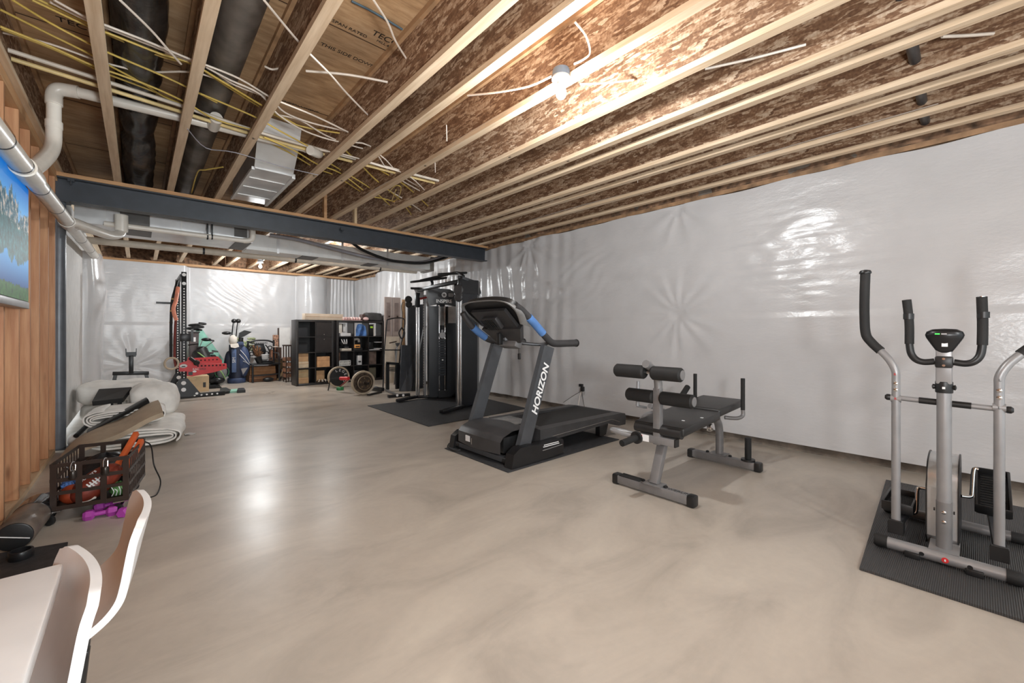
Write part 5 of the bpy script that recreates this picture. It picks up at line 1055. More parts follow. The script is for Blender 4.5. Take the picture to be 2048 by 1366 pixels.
# wooden box, dark mat, cloth
t = thing('plyo_box', 'birch plywood jump box behind the rack base', 'box', (0.88, 10.5, 0))
MB().bx(0.70, 1.06, 10.42, 10.78, 0.0, 0.315, 0.003).obj('box', M_BIRCH, t); MB().box((0.985, 10.418, 0.135), (0.045, 0.006, 0.10), 0, 0.002).obj('hand_hole', M_BLK, t, flat=True)
text('box_lettering', 'REP', 0.06, (0.80, 10.4185, 0.265), (1, 0, 0), (0, 0, 1), mat('faint_print', (226, 206, 166), 0.6), t, 0.001)
MB().prism([FZ(420, 777, 0.002), FZ(443, 776, 0.002), FZ(434, 768, 0.002), FZ(420, 768, 0.002)], (0, 0, 0.02)).obj('mat_piece', M_BLK, label='small dark mat piece beside the plywood box', cat='mat', flat=True)
t = thing('ankle_strap', 'black folded strap with a teal band at the end of the rack base', 'strap', FZ(470, 784, 0))
MB().prism([FZ(440, 789, 0.001), FZ(458, 787, 0.001), FZ(462, 784, 0.001), FZ(452, 779, 0.001), FZ(440, 780, 0.001)], (0, 0, 0.045)).obj('cuff', M_BLK, t, flat=True)
MB().prism([FZ(460, 786, 0.001), FZ(474, 785, 0.001), FZ(475, 781, 0.001), FZ(462, 782, 0.001)], (0, 0, 0.035)).obj('teal_band', M_TEAL, t, flat=True)
MB().prism([FZ(474, 786, 0.001), FZ(491, 785, 0.001), FZ(488, 780, 0.001), FZ(476, 781, 0.001)], (0, 0, 0.05)).obj('cuff', M_BLK, t, flat=True)
# weight stand at the far left
t = thing('bar_stand', 'low black bar stand against the far white wall behind the batting', 'stand', FY(262, 750, 9.6))
a, c = FY(225, 747, 9.6), FY(298, 746, 9.6)
MB().bar(a, c, 0.06, 0.06, bev=0.006).obj('crossbar', M_BLK2, t); m_ = (a + c) / 2
MB().bar(m_, m_ + V((0, 0, 0.30)), 0.075, 0.06, up=(1, 0, 0), bev=0.006).obj('post', M_BLK2, t)
MB().bx(m_.x - 0.06, m_.x + 0.06, 9.57, 9.63, m_.z + 0.28, m_.z + 0.36).obj('saddle', M_BLK2, t, flat=True)
for s_ in (-0.062, 0.062): MB().bar(m_ + V((s_, 0, 0.30)), m_ + V((s_ * 1.05, 0, 0.42)), 0.012, 0.05).obj('hook', M_BLK2, t, flat=True)
for p, s_ in ((a, -1), (c, 1)): MB().bar(p + V((-s_ * 0.04, 0, 0)), V((p.x + s_ * 0.04, p.y - 0.02, 0.0)), 0.05, 0.05).obj('leg', M_BLK2, t, flat=True)
# ---- bin with hose, tarp
Yb = 11.9; p = FY(388, 720, Yb)
t = thing('waste_bin', 'tall dark taupe bin with a hose coil on top behind the rack', 'bin', (p.x, Yb, 0))
x0, x1 = FY(379, 700, Yb).x, FY(398, 700, Yb).x
MB().prism([(x0 + 0.04, Yb, 0), (x1 - 0.03, Yb, 0), (x1, Yb, 1.18), (x0, Yb, 1.18)], (0, 0.3, 0)).obj('body', mat('dark_taupe_bin', (84, 74, 74), 0.5, var=0.06), t, flat=True)
MB().bx(x0 - 0.02, x1 + 0.02, Yb - 0.02, Yb + 0.32, 1.18, 1.215, 0.01).obj('lid', M_CHAR, t)
MB().bx(x1 - 0.10, x1 - 0.06, Yb - 0.004, Yb, 0.98, 1.08).obj('sticker', M_WHT, t, flat=True)
b = MB(); cx_ = (x0 + x1) / 2; P = [V((cx_ + 0.02 * k / 6 + 0.14 * math.cos(k * 0.52), Yb + 0.15 + 0.12 * math.sin(k * 0.52), 1.245 + 0.006 * k)) for k in range(28)]
b.tube(P, 0.024, 8, 2); b.obj('hose_coil', M_BLK, label='coiled black hose lying on top of the taupe bin', cat='hose')
quad([(392, 656), (405, 659), (449, 722), (446, 742), (392, 742)], 12.2, (0, 0.02, 0)).obj('tarp', M_TEAL, label='teal triangular sheet leaning on the far white wall', cat='tarp', flat=True)
# ---- black golf bag
def club(a, c, head, m, t, r=0.008):
    MB().tube([a, c], r, 8, 1).obj('shaft', M_CHROME, t); head.obj('club_head', m, t)
def club_thing(a, c, lab, kind='iron', m=M_BLK2, flip=1):
    a, c = V(a), V(c); t = thing('golf_club', lab, 'golf club', a)
    MB().tube([a, c], 0.008, 8, 1).obj('shaft', M_CHROME, t)
    if kind == 'iron': MB().prism([c + V((-0.01 * flip, 0, -0.01)), c + V((0.11 * flip, 0, 0.0)), c + V((0.12 * flip, 0, 0.05)), c + V((0.0, 0, 0.025))], (0, 0.025, 0)).obj('club_head', m, t)
    elif kind == 'wood': MB().ell(c + V((0.07 * flip, 0, 0.01)), (0.095, 0.07, 0.04), 18, 10).obj('club_head', m, t)
    return t
Yg = 11.55
t = thing('golf_bag', 'black golf bag with green trim leaning behind the red arms', 'golf bag', FZ(440, 770, 0))
a, c = V((1.30, Yg, 0.09)), V((1.02, Yg + 0.25, 0.80)); d = (c - a).normalized()
MB().lathe(a, d, [(0.11, -0.02), (0.13, 0.02), (0.125, 0.3), (0.14, 0.62), (0.15, 0.78)], 20).obj('body', M_BLK, t)
MB().ell(a + V((0.10, -0.12, 0.20)), (0.10, 0.06, 0.17), 18, 12).obj('side_pocket', mat('grey_mesh_pocket', (112, 116, 118), 0.6, var=0.2, scale=60), t)
MB().ell(a + V((-0.10, -0.12, 0.26)), (0.12, 0.06, 0.19), 18, 12).obj('side_pocket', M_BLK, t)
MB().ring(a + V((0.10, -0.14, 0.20)), (0.2, -1, 0), 0.135, 0.010, 24, 6).obj('green_trim', mat('dark_green_trim', (52, 108, 70), 0.5), t)
MB().tube([c + V((-0.05, -0.13, -0.04)), a + V((0.02, -0.2, 0.3)), a + V((0.16, -0.16, 0.05))], 0.012, 8, 6).obj('green_strap', mat('pale_green_strap', (150, 186, 120), 0.6), t)
MB().ell(a + V((0.02, -0.12, 0.02)), (0.14, 0.10, 0.08), 18, 10).obj('base', M_BLK2, t)
for (q, e, k, f, lab) in (((1.05, 11.78, 0.78), (428, 682), 'iron', -1, 'chrome iron club standing tallest in the black golf bag'), ((1.00, 11.8, 0.78), (405, 680), 'wood', 1, 'black club with a curved head leaning left in the black golf bag'), ((1.02, 11.8, 0.78), (396, 697), 'wood', 1, 'low black driver in the black golf bag beside the bin'), ((1.06, 11.72, 0.78), (415, 708), 'iron', 1, 'short black iron club in the black golf bag near the red arm'), ((1.10, 11.72, 0.74), (436, 704), 'iron', -1, 'black iron club at the right of the black golf bag')):
    club_thing(q, FY(e[0], e[1], 11.8), lab, k, M_BLK2, f)
soft((1.22, 12.04, 0.34), (0.36, 0.2, 0.66), 'dark_clutter', 'dark crumpled clutter behind the red arms', mat('dark_green_nylon', (44, 50, 48), 0.6, var=0.4), 'bag', 0.05, 5.0)  # made-up soft shape standing in for dark clutter
# ---- blue golf bag
c0 = FZ(475, 762, 0.0); c0 = V((1.72, 11.70, 0))
t = thing('golf_bag', 'blue standing golf bag with a white cap hung on its clubs', 'golf bag', c0)
MB().lathe(c0, (0, 0, 1), [(0.17, 0), (0.185, 0.02), (0.185, 0.10), (0.17, 0.12)], 28).obj('base', M_NAVY, t)
MB().lathe(c0, (0, 0, 1), [(0.155, 0.12), (0.165, 0.3), (0.17, 0.55), (0.155, 0.74), (0.15, 0.86), (0.15, 0.90)], 28).obj('body', M_NAVY2, t)
b = MB(); b.ell(c0 + V((0.13, -0.09, 0.50)), (0.13, 0.11, 0.36), 22, 16); b.obj('front_pocket', M_NAVY, t)
b = MB(); b.ell(c0 + V((-0.16, -0.04, 0.46)), (0.09, 0.10, 0.30), 20, 14); b.obj('side_pocket', M_NAVY2, t)
MB().bx(c0.x - 0.125, c0.x - 0.03, c0.y - 0.20, c0.y - 0.165, 0.26, 0.80, 0.015).obj('strap_panel', mat('slate_blue_panel', (84, 104, 142), 0.6), t)
text('bag_lettering', 'SIM', 0.09, (c0.x - 0.078, c0.y - 0.202, 0.55), (0, 0, 1), (-1, 0, 0), M_WHT, t, 0.001)
MB().tube([c0 + V((0.05, -0.17, 0.78)), c0 + V((0.16, -0.20, 0.62)), c0 + V((0.24, -0.15, 0.46))], 0.006, 8, 5).obj('piping', M_WHT, t); MB().tube([c0 + V((0.03, -0.18, 0.68)), c0 + V((0.12, -0.21, 0.56)), c0 + V((0.23, -0.16, 0.42))], 0.005, 8, 5).obj('piping', M_WHT, t)
MB().bar(c0 + V((0.10, -0.215, 0.52)), c0 + V((0.22, -0.17, 0.44)), 0.03, 0.005).obj('logo_patch', M_WHT, t, flat=True)
MB().prism([c0 + V((0.06, -0.19, 0.34)), c0 + V((0.20, -0.18, 0.36)), c0 + V((0.10, -0.185, 0.20))], (0, -0.006, 0)).obj('triangle_patch', M_SILV, t, flat=True)
MB().bx(c0.x + 0.0, c0.x + 0.13, c0.y - 0.11, c0.y - 0.02, 0.86, 0.97, 0.02).obj('collar', M_NAVY, t)
for px, lab in ((468, 'golf club with a round black head cover, left of two upright in the blue bag'), (476.5, 'golf club with a round black head cover, right of two upright in the blue bag')):
    e = FY(px, 642, 11.72); q = V((e.x - 0.06, 11.70, 0.88)); t = thing('golf_club', lab, 'golf club', q, 0, 'covered clubs in the blue golf bag')
    MB().tube([q, e], 0.022, 10, 1).obj('knit_cover', M_BLK, t); MB().tube([q + V((0.01, -0.024, 0)), e + V((0.0, -0.024, -0.04))], 0.006, 6, 1).obj('stripe', M_WHT, t); MB().ell(e, (0.055, 0.06, 0.05), 18, 12).obj('head_cover', M_BLK, t)
e = FY(460, 667, 11.7); club_thing((c0.x - 0.10, 11.68, 0.86), (e.x, 11.68, e.z), 'black fairway club leaning left in the blue golf bag', 'wood', M_BLK, -1)
e = FY(484, 668, 11.7); t = thing('golf_club', 'black-covered driver leaning right in the blue golf bag', 'golf club', (e.x, 11.7, 0.9))
MB().tube([(c0.x + 0.08, 11.7, 0.88), (e.x - 0.02, 11.7, e.z - 0.08)], 0.05, 12, 1).obj('knit_cover', M_BLK, t)
MB().prism([(e.x - 0.07, 11.68, e.z - 0.10), (e.x + 0.04, 11.68, e.z - 0.06), (e.x + 0.20, 11.68, e.z + 0.05), (e.x + 0.05, 11.68, e.z + 0.09), (e.x - 0.05, 11.68, e.z + 0.03)], (0, 0.07, 0)).obj('head_cover', M_BLK, t)
e = FY(466, 683, 11.45); t = thing('baseball_cap', 'off-white baseball cap hanging on the blue golf bag', 'cap', e)
MB().ell(e + V((0, 0, 0.03)), (0.085, 0.07, 0.12), 20, 12).obj('crown', M_CREAM, t)
MB().prism([e + V((-0.06, -0.05, -0.06)), e + V((0.09, -0.05, -0.04)), e + V((0.11, -0.07, -0.12)), e + V((0.03, -0.08, -0.15)), e + V((-0.05, -0.07, -0.13))], (0, 0.012, 0.0)).obj('peak', M_CREAM, t)
# ---- cast metal garden chair and what is on and under it
t = thing('garden_chair', 'black cast metal garden chair with a scrolled back', 'chair', (2.2, 11.8, 0))
gx0, gx1, gy0, gy1 = 2.0, 2.56, 11.42, 11.98
for x, y, h in ((gx0, gy0, 0.42), (gx1, gy0, 0.42), (gx0, gy1, 0.42), (gx1, gy1, 1.0)): MB().tube([(x, y - (0.02 if y < 11.6 else -0.03), 0.0), (x, y, 0.2), (x, y, h)], 0.022, 10, 4).obj('leg', M_BLK2, t)
MB().bx(gx0 - 0.03, gx1 + 0.03, gy0 - 0.03, gy1, 0.41, 0.44, 0.006).obj('seat', M_BLK2, t)
MB().tube([(gx0, gy1, 0.42), (gx0, gy1, 0.98)], 0.022, 10, 1).obj('back_post', M_BLK2, t)
MB().tube([(gx0 - 0.02, gy1, 0.93), (gx0 + 0.15, gy1, 0.985), (gx1 - 0.15, gy1, 0.985), (gx1, gy1, 0.93)], 0.022, 10, 6).obj('top_rail', M_BLK2, t)
gm = (gx0 + gx1) / 2 - 0.04
b = MB()
for k in range(9): b.ring((gm - 0.16 + 0.04 * k, gy1, 0.925), (0, 1, 0), 0.017, 0.005, 14, 6)
b.obj('ring_row', M_BLK2, t)
MB().lathe((gm, gy1 - 0.015, 0.72), (0, 1, 0), [(0.13, 0), (0.15, 0.01), (0.15, 0.02), (0.13, 0.03)], 24).obj('medallion', M_BLK2, t)
MB().prism([(gm - 0.15, gy1, 0.73), (gm + 0.15, gy1, 0.73), (gm + 0.10, gy1, 0.91), (gm - 0.10, gy1, 0.91)], (0, 0.015, 0)).obj('lattice_panel', M_BLK2, t, flat=True)
for s_ in (1, -1):
    P = [(gm + s_ * 0.13, gy1, 0.88), (gm + s_ * 0.19, gy1, 0.80), (gm + s_ * 0.22, gy1, 0.70), (gm + s_ * 0.20, gy1, 0.58), (gm + s_ * 0.24, gy1, 0.52), (gm + s_ * 0.28, gy1, 0.55)]
    MB().tube(P, 0.014, 8, 6).obj('scroll', M_BLK2, t)
    for zc, q in ((0.80, 0.045), (0.66, 0.045)): MB().ring((gm + s_ * (0.235 if zc > 0.7 else 0.16), gy1, zc), (0, 1, 0), q, 0.012, 20, 8).obj('scroll', M_BLK2, t)
MB().tube([(gx1, gy1, 0.68), (gx1, gy0 + 0.2, 0.68), (gx1, gy0 + 0.04, 0.64), (gx1, gy0, 0.44)], 0.018, 8, 6).obj('arm', M_BLK2, t)
MB().bar((gx0, gy0, 0.16), (gx1, gy0, 0.18), 0.02, 0.03).obj('stretcher', M_BLK2, t)
t = thing('dried_plant', 'brown dried plant in a tilted black pot on the garden chair', 'plant', (2.0, 11.6, 0.44))
MB().lathe((2.17, 11.52, 0.446), (-0.30, 0, 1), [(0.06, 0.0), (0.08, 0.15), (0.085, 0.16), (0.07, 0.165)], 18).obj('pot', M_BLK, t)
b = MB()
for k in range(46):
    a = random.uniform(0, 6.28); l = random.uniform(0.10, 0.24); p = V((2.12, 11.53, 0.61)); q = p + V((l * math.cos(a) * 0.6, l * math.sin(a) * 0.5, random.uniform(0.02, 0.28)))
    b.bar(p, q, 0.018, 0.004)
b.obj('foliage', mat('dried_leaves', (122, 88, 62), 0.8, var=0.4, scale=20), t, flat=True)
t = thing('leafy_plant', 'pale green leafy plant behind the blue golf bag', 'plant', (1.98, 12.15, 0.0))
b = MB()
for k in range(40):
    a = random.uniform(0, 6.28); p = V((1.98, 12.15, 0.66)); q = p + V((0.17 * math.cos(a), 0.08 * math.sin(a), random.uniform(0.05, 0.38))); b.ell(q, (0.05, 0.02, 0.028), 8, 5)
b.obj('foliage', M_LTGRN, t); MB().lathe((1.98, 12.15, 0.001), (0, 0, 1), [(0.07, 0), (0.10, 0.25)], 16).obj('pot', M_CHAR, t); MB().cyl((1.98, 12.15, 0.2), (1.98, 12.15, 0.95), 0.012, n=8).obj('stem', M_LEAF, t)
for k, (x, z, r) in enumerate(((2.27, 0.502, 0.13), (2.265, 0.545, 0.125), (2.27, 0.588, 0.12))):
    MB().lathe((x, 11.66, z), (0, 0, 1), [(0.06, 0), (r * 0.8, 0.02), (r, 0.055), (r, 0.06), (r - 0.012, 0.05)], 24).obj('bowl', M_WHITE, label=['lowest white bowl of the stack on the garden chair', 'middle white bowl of the stack on the garden chair', 'topmost white bowl of the stack on the garden chair'][k], cat='bowl', group='white bowls on the garden chair')
for k in range(4):
    MB().lathe((2.33, 11.60, 0.441 + 0.014 * k), (0, 0, 1), [(0.10, 0), (0.17, 0.012), (0.17, 0.013)], 24).obj('plate', M_WHITE if k == 1 else M_BLK2, label=['lowest black plate under the bowls on the garden chair', 'white plate between the black plates on the garden chair', 'second black plate from the top under the bowls', 'topmost black plate under the white bowls'][k], cat='plate', group='plates on the garden chair')
for q, m, lab in (((1.98, 2.52, 11.62, 11.94, 0.17, 0.36), M_TAN2, 'brown cardboard box under the garden chair, upper of two'), ((1.96, 2.54, 11.60, 11.96, 0.001, 0.165), mat('dark_cardboard', (128, 88, 62), 0.8, var=0.12), 'brown cardboard box under the garden chair, lower of two')):
    t = thing('cardboard_box', lab, 'box', ((q[0] + q[1]) / 2, q[2], q[4])); MB().bx(*q).obj('carton', m, t, flat=True); MB().bx(q[0] - 0.002, q[1] + 0.002, q[2] - 0.003, q[2], q[4] + (q[5] - q[4]) * 0.48, q[4] + (q[5] - q[4]) * 0.54).obj('tape', M_TAN, t, flat=True)
b = MB(); b.ell((2.33, 11.45, 0.055), (0.12, 0.06, 0.05), 18, 10); b.obj('shoe', M_BLK, label='black shoe on the floor under the garden chair', cat='shoe')
# ---- odds and ends between chair and shelves
p = FY(551, 686, 12.15); MB().box((p.x, 12.15, p.z), (0.13, 0.03, 0.42), 0, 0.01).obj('carved_panel', mat('carved_wood', (132, 100, 82), 0.6, var=0.5, scale=28), label='carved wooden panel standing above the brown boxes by the far wall', cat='panel', flat=True)
t = thing('wooden_crate', 'reddish wooden crate stacked behind the garden chair', 'crate', FY(548, 715, 12.1))
a, c = FY(542, 700, 12.0), FY(557, 731, 12.0); MB().bx(a.x, c.x, 12.0, 12.25, c.z, a.z).bx(a.x, c.x, 12.0, 12.25, 0.0, c.z - 0.005).obj('boards', mat('reddish_boards', (132, 88, 64), 0.7, var=0.25, scale=12), t, flat=True)
a, c = FY(554, 695, 11.9), FY(562, 716, 11.9); MB().bx(a.x, c.x, 11.85, 12.0, 0.0, a.z).obj('dark_box', M_DWOOD, label='narrow dark brown upright box beside the reddish crate', cat='box', flat=True)
p = FY(551, 693, 11.8); MB().lathe((p.x + 0.02, 11.9, FY(551, 694, 11.9).z), (0, 0, 1), [(0.07, 0), (0.075, 0.01), (0.02, 0.02)], 18).obj('dish', M_CREAM, label='small cream dish on the narrow dark box', cat='dish')
p, q = FY(556.5, 656, 12.25), FY(557.5, 700, 12.25); q.z = 0.0; MB().bar(p, q, 0.03, 0.02).obj('wooden_stick', M_DWOOD, label='thin dark stick leaning on the wall by the white panel', cat='stick', flat=True)
MB().bx(FY(559, 656, 12.2).x, FY(580, 656, 12.2).x, 12.2, 12.23, 0.0, FY(570, 655, 12.2).z).obj('leaning_board', M_BOARD, label='white board leaning on the wall left of the left shelf unit', cat='board', flat=True)
t = thing('wooden_chest', 'dark olive wooden chest on the floor left of the left shelf unit', 'chest', FY(565, 730, 11.7))
a, c = FY(557, 718, 11.6), FY(573, 738, 11.6); MB().bx(a.x, c.x, 11.6, 11.95, c.z, a.z - 0.02).obj('body', mat('olive_wood', (92, 74, 48), 0.6, var=0.2), t, flat=True); MB().bx(a.x - 0.01, c.x + 0.01, 11.59, 11.96, a.z - 0.02, a.z).obj('lid', M_DWOOD, t, flat=True)
for x in (a.x + 0.02, c.x - 0.02): MB().bar((x, 11.65, 0), (x, 11.65, c.z), 0.03, 0.03).obj('leg', M_DWOOD, t, flat=True)
t = thing('side_table', 'tall narrow side table with pinkish top beside the left shelf unit', 'table', FY(575, 692, 11.0))
a, c = FY(570, 690, 11.0), FY(580.5, 690, 11.0); MB().bx(a.x, c.x + 0.05, 10.95, 11.25, a.z - 0.03, a.z).obj('table_top', M_DWOOD, t, flat=True)
for x in (a.x + 0.02, c.x + 0.02):
    for y in (10.98, 11.22): MB().bar((x, y, 0), (x, y, a.z - 0.03), 0.022, 0.022).obj('leg', M_DWOOD, t, flat=True)
for k in range(4): MB().bx(a.x, c.x + 0.05, 10.97, 11.23, 0.12 + 0.13 * k, 0.20 + 0.13 * k).obj('drawer', mat('reddish_drawer', (140, 100, 78), 0.6, var=0.3, scale=14), t, flat=True)
for k, (px, py, w_) in enumerate(((561, 757, 0.20), (566, 752, 0.22))):
    p = FZ(px, py + 4, 0.0); MB().bar(p + V((-0.06, 0, 0.02)), p + V((0.08, 0.05, w_ + 0.05)), 0.05, 0.02).obj('wood_offcut', M_BIRCH, label=['pale wood offcut on the floor by the dark chest, left of two', 'pale wood offcut on the floor by the dark chest, right of two'][k], cat='wood', flat=True)
# ================================================================ cube shelf units
def cube_shelf(x0, cols, rows, lab, y0=10.03, dep=0.40, h=1.475):
    t = thing('cube_shelf', lab, 'shelf', (x0, y0, 0)); e, d_ = 0.048, 0.020
    w = (0.345 + d_) * cols - d_ + 2 * e; cell = (w - 2 * e - d_ * (cols - 1)) / cols; ch = (h - 2 * e - d_ * (rows - 1)) / rows
    MB().bx(x0, x0 + e, y0, y0 + dep, 0, h, 0.002).obj('side_panel', M_ESPR, t); MB().bx(x0 + w - e, x0 + w, y0, y0 + dep, 0, h, 0.002).obj('side_panel', M_ESPR, t)
    MB().bx(x0 + e, x0 + w - e, y0, y0 + dep, h - e, h, 0.002).obj('top_panel', M_ESPR, t); MB().bx(x0 + e, x0 + w - e, y0, y0 + dep, 0, e, 0.002).obj('bottom_panel', M_ESPR, t)
    for r in range(1, rows):
        z = e + r * ch + (r - 1) * d_; MB().bx(x0 + e, x0 + w - e, y0 + 0.004, y0 + dep, z, z + d_).obj('shelf', M_ESPR, t, flat=True)
    for c in range(1, cols):
        x = x0 + e + c * cell + (c - 1) * d_
        for r in range(rows):
            z = e + r * (ch + d_); MB().bx(x, x + d_, y0 + 0.004, y0 + dep, z, z + ch).obj('divider', M_ESPR, t, flat=True)
    def C(c, r):
        """lower-left corner of cell c, r (r counted from the top), and its size"""
        rr = rows - 1 - r; return x0 + e + c * (cell + d_), e + rr * (ch + d_), cell, ch
    return t, C, w
SY = 10.03
t1, C1_, w1 = cube_shelf(2.585, 2, 4, 'left black-brown cube shelf, two wide, with dark doors and boxes')
t2, C2_, w2 = cube_shelf(3.455, 3, 4, 'right black-brown cube shelf, three wide, crowded with gear')
MB().bx(3.46, 4.58, SY + 0.402, SY + 0.410, 0.0, 1.08).obj('shade_sheet', M_BLK, t2, flat=True); MB().bx(2.59, 3.40, SY + 0.402, SY + 0.410, 0.0, 1.475).obj('shade_sheet', M_BLK, t1, flat=True)  # black sheets paint the shade inside the open cubes
for c, r in ((1, 0), (1, 1)):
    x, z, w_, h_ = C1_(c, r); k = MB().bx(x + 0.003, x + w_ - 0.003, SY + 0.006, SY + 0.022, z + 0.003, z + h_ - 0.003).obj('door', mat('dark_door_laminate', (46, 40, 38), 0.35, var=0.1), t1, flat=True)
    MB().ell((x + w_ / 2, SY - 0.004, z + (0.045 if r == 0 else h_ - 0.045)), (0.011, 0.012, 0.011), 12, 8).obj('knob', M_CHROME, k)
M_INSRT = mat('dark_fabric_bin', (44, 44, 46), 0.8, var=0.1)
for r in (0, 1):
    x, z, w_, h_ = C1_(0, r); MB().bx(x + 0.012, x + w_ * 0.62, SY + 0.13, SY + 0.38, z + 0.001, z + h_ * 0.62).obj('storage_bin', M_INSRT, label=['dark fabric bin in the top left cube of the left shelf unit', 'dark fabric bin in the second cube down on the left of the left shelf unit'][r], cat='bin', flat=True)
def carton(q, m, lab):
    t = thing('cardboard_box', lab, 'box', ((q[0] + q[1]) / 2, (q[2] + q[3]) / 2, q[4])); MB().bx(*q).obj('carton', m, t, flat=True)
    zm = q[4] + (q[5] - q[4]) * 0.62; MB().bx(q[0] + 0.004, q[1] - 0.004, q[2] - 0.002, q[2], zm, zm + 0.008).obj('lid_edge', M_TAN2, t, flat=True)
x, z, w_, h_ = C1_(0, 2); carton((x + 0.006, x + w_ * 0.62, SY + 0.03, SY + 0.38, z + 0.001, z + h_ * 0.42), mat('pale_carton', (206, 186, 158), 0.8), 'pale cardboard box at the left of the third row of the left shelf unit'); carton((x + 0.006, x + w_ * 0.62, SY + 0.05, SY + 0.38, z + h_ * 0.42 + 0.002, z + h_ - 0.01), M_TAN, 'tan cardboard box stacked on the pale box in the left shelf unit')
x, z, w_, h_ = C1_(0, 3); carton((x + 0.006, x + w_ * 0.62, SY + 0.03, SY + 0.38, z + 0.001, z + h_ * 0.40), M_TAN, 'tan cardboard box at the bottom left of the left shelf unit'); carton((x + 0.006, x + w_ * 0.62, SY + 0.04, SY + 0.38, z + h_ * 0.40 + 0.002, z + h_ - 0.02), mat('olive_carton', (168, 146, 112), 0.8), 'olive tan box upper of two at the bottom left of the left shelf unit')
x, z, w_, h_ = C1_(1, 2); carton((x + 0.02, x + w_ - 0.05, SY - 0.01, SY + 0.34, z + 0.001, z + h_ * 0.72), mat('orange_tan_carton', (196, 150, 108), 0.8), 'orange-tan open box sticking out of the third row of the left shelf unit')
x, z, w_, h_ = C1_(1, 3); carton((x + 0.03, x + w_ * 0.6, SY + 0.08, SY + 0.38, z + 0.001, z + h_ * 0.8), M_TAN, 'tan cardboard box at the bottom right of the left shelf unit')
t = thing('cable_bundle', 'jumbled black and white cords at the bottom right of the left shelf unit', 'cords', (x + 0.2, SY + 0.05, z))
for k in range(7): MB().tube([(x + 0.02 + 0.04 * k, SY + 0.02, z + 0.012), (x + 0.06 + 0.03 * k, SY + 0.06, z + 0.04 + 0.02 * (k % 2)), (x + 0.02 + 0.05 * k, SY + 0.04, z + 0.012)], 0.009, 8, 5).obj('cord', M_WHC if k % 2 else M_BLC, t)
# right unit, row by row
x, z, w_, h_ = C2_(0, 0)
t = thing('white_appliance', 'white appliance with a black strap in the top left cube of the right shelf unit', 'appliance', (x + 0.1, SY + 0.2, z))
MB().bx(x + 0.004, x + 0.10, SY + 0.06, SY + 0.36, z + 0.08, z + h_ - 0.02, 0.01).obj('panel', M_CREAM, t); MB().bx(x + 0.12, x + 0.20, SY + 0.10, SY + 0.2, z + 0.12, z + h_ - 0.03, 0.01).obj('upright_part', M_WHITE, t); MB().bx(x + 0.10, x + 0.13, SY + 0.09, SY + 0.2, z + 0.10, z + h_ - 0.03).obj('strap', M_BLK, t, flat=True)
MB().bx(x + 0.05, x + 0.29, SY + 0.02, SY + 0.30, z + 0.001, z + 0.075, 0.006).obj('white_carton', M_WHITE, label='flat white box at the front of the top left cube of the right shelf unit', cat='box')
x, z, w_, h_ = C2_(1, 0)
b = MB(); b.grid(lambda u, v: V((x + 0.08 + 0.20 * u + 0.05 * v * (u - 0.3), SY + 0.02 + 0.05 * math.sin(u * 9 + v * 3) + 0.06 * v, z + 0.004 + (h_ - 0.03) * (1 - v) * (1 - 0.25 * abs(u - 0.35)))), 16, 16, 0.01); b.obj('cloth', M_DENIM, label='crumpled blue cloth hanging in the top middle cube of the right shelf unit', cat='cloth')
MB().bx(x + 0.006, x + 0.06, SY + 0.06, SY + 0.36, z + 0.001, z + h_ - 0.03).obj('white_folder', M_WHITE, label='white folder upright beside the blue cloth', cat='folder', flat=True)
x, z, w_, h_ = C2_(2, 0)
t = thing('computer_case', 'black device with a lime sticker in the top right cube of the right shelf unit', 'device', (x + 0.1, SY + 0.2, z)); MB().bx(x + 0.03, x + 0.13, SY + 0.05, SY + 0.36, z + 0.001, z + h_ - 0.05, 0.004).obj('case', M_BLK2, t); MB().bx(x + 0.05, x + 0.115, SY + 0.047, SY + 0.05, z + h_ - 0.13, z + h_ - 0.085).obj('sticker', M_LIME, t, flat=True); MB().bx(x + 0.14, x + 0.165, SY + 0.05, SY + 0.36, z + 0.001, z + h_ - 0.03).obj('white_side', M_CREAM, t, flat=True)
x, z, w_, h_ = C2_(0, 1)
t = thing('helmet_gear', 'black helmet gear with white straps in the second row left of the right shelf unit', 'gear', (x + 0.12, SY + 0.18, z)); MB().ell((x + 0.13, SY + 0.18, z + 0.2), (0.10, 0.12, 0.085), 18, 12).obj('shell', M_BLK, t)
for k in range(3): MB().tube([(x + 0.08 + 0.06 * k, SY + 0.06, z + 0.28), (x + 0.10 + 0.05 * k, SY + 0.04, z + 0.22), (x + 0.14 + 0.03 * k, SY + 0.05, z + 0.17)], 0.012, 8, 5).obj('strap', M_WHITE, t)
t = thing('wire_basket', 'flat silver basket in the second row left of the right shelf unit', 'basket', (x + 0.18, SY + 0.1, z)); MB().bx(x + 0.08, x + 0.31, SY + 0.03, SY + 0.30, z + 0.001, z + 0.06, 0.004).obj('tray', mat('pale_mesh', (190, 180, 166), 0.5, var=0.3, scale=70), t); MB().bx(x + 0.16, x + 0.26, SY + 0.06, SY + 0.2, z + 0.062, z + 0.10, 0.01).obj('dark_contents', M_CHAR, t)
x, z, w_, h_ = C2_(1, 1)
t = thing('sewing_machine', 'white and grey curved appliance in the middle cube of the right shelf unit', 'appliance', (x + 0.1, SY + 0.2, z)); MB().tube([(x + 0.05, SY + 0.18, z + 0.14), (x + 0.05, SY + 0.18, z + 0.25), (x + 0.10, SY + 0.18, z + 0.275), (x + 0.17, SY + 0.18, z + 0.27), (x + 0.18, SY + 0.18, z + 0.2)], 0.030, 12, 5).obj('arm', M_CREAM, t); MB().bx(x + 0.01, x + 0.21, SY + 0.10, SY + 0.26, z + 0.10, z + 0.14, 0.008).bx(x + 0.01, x + 0.21, SY + 0.10, SY + 0.26, z + 0.001, z + 0.095, 0.004).obj('base', M_CHAR, t)
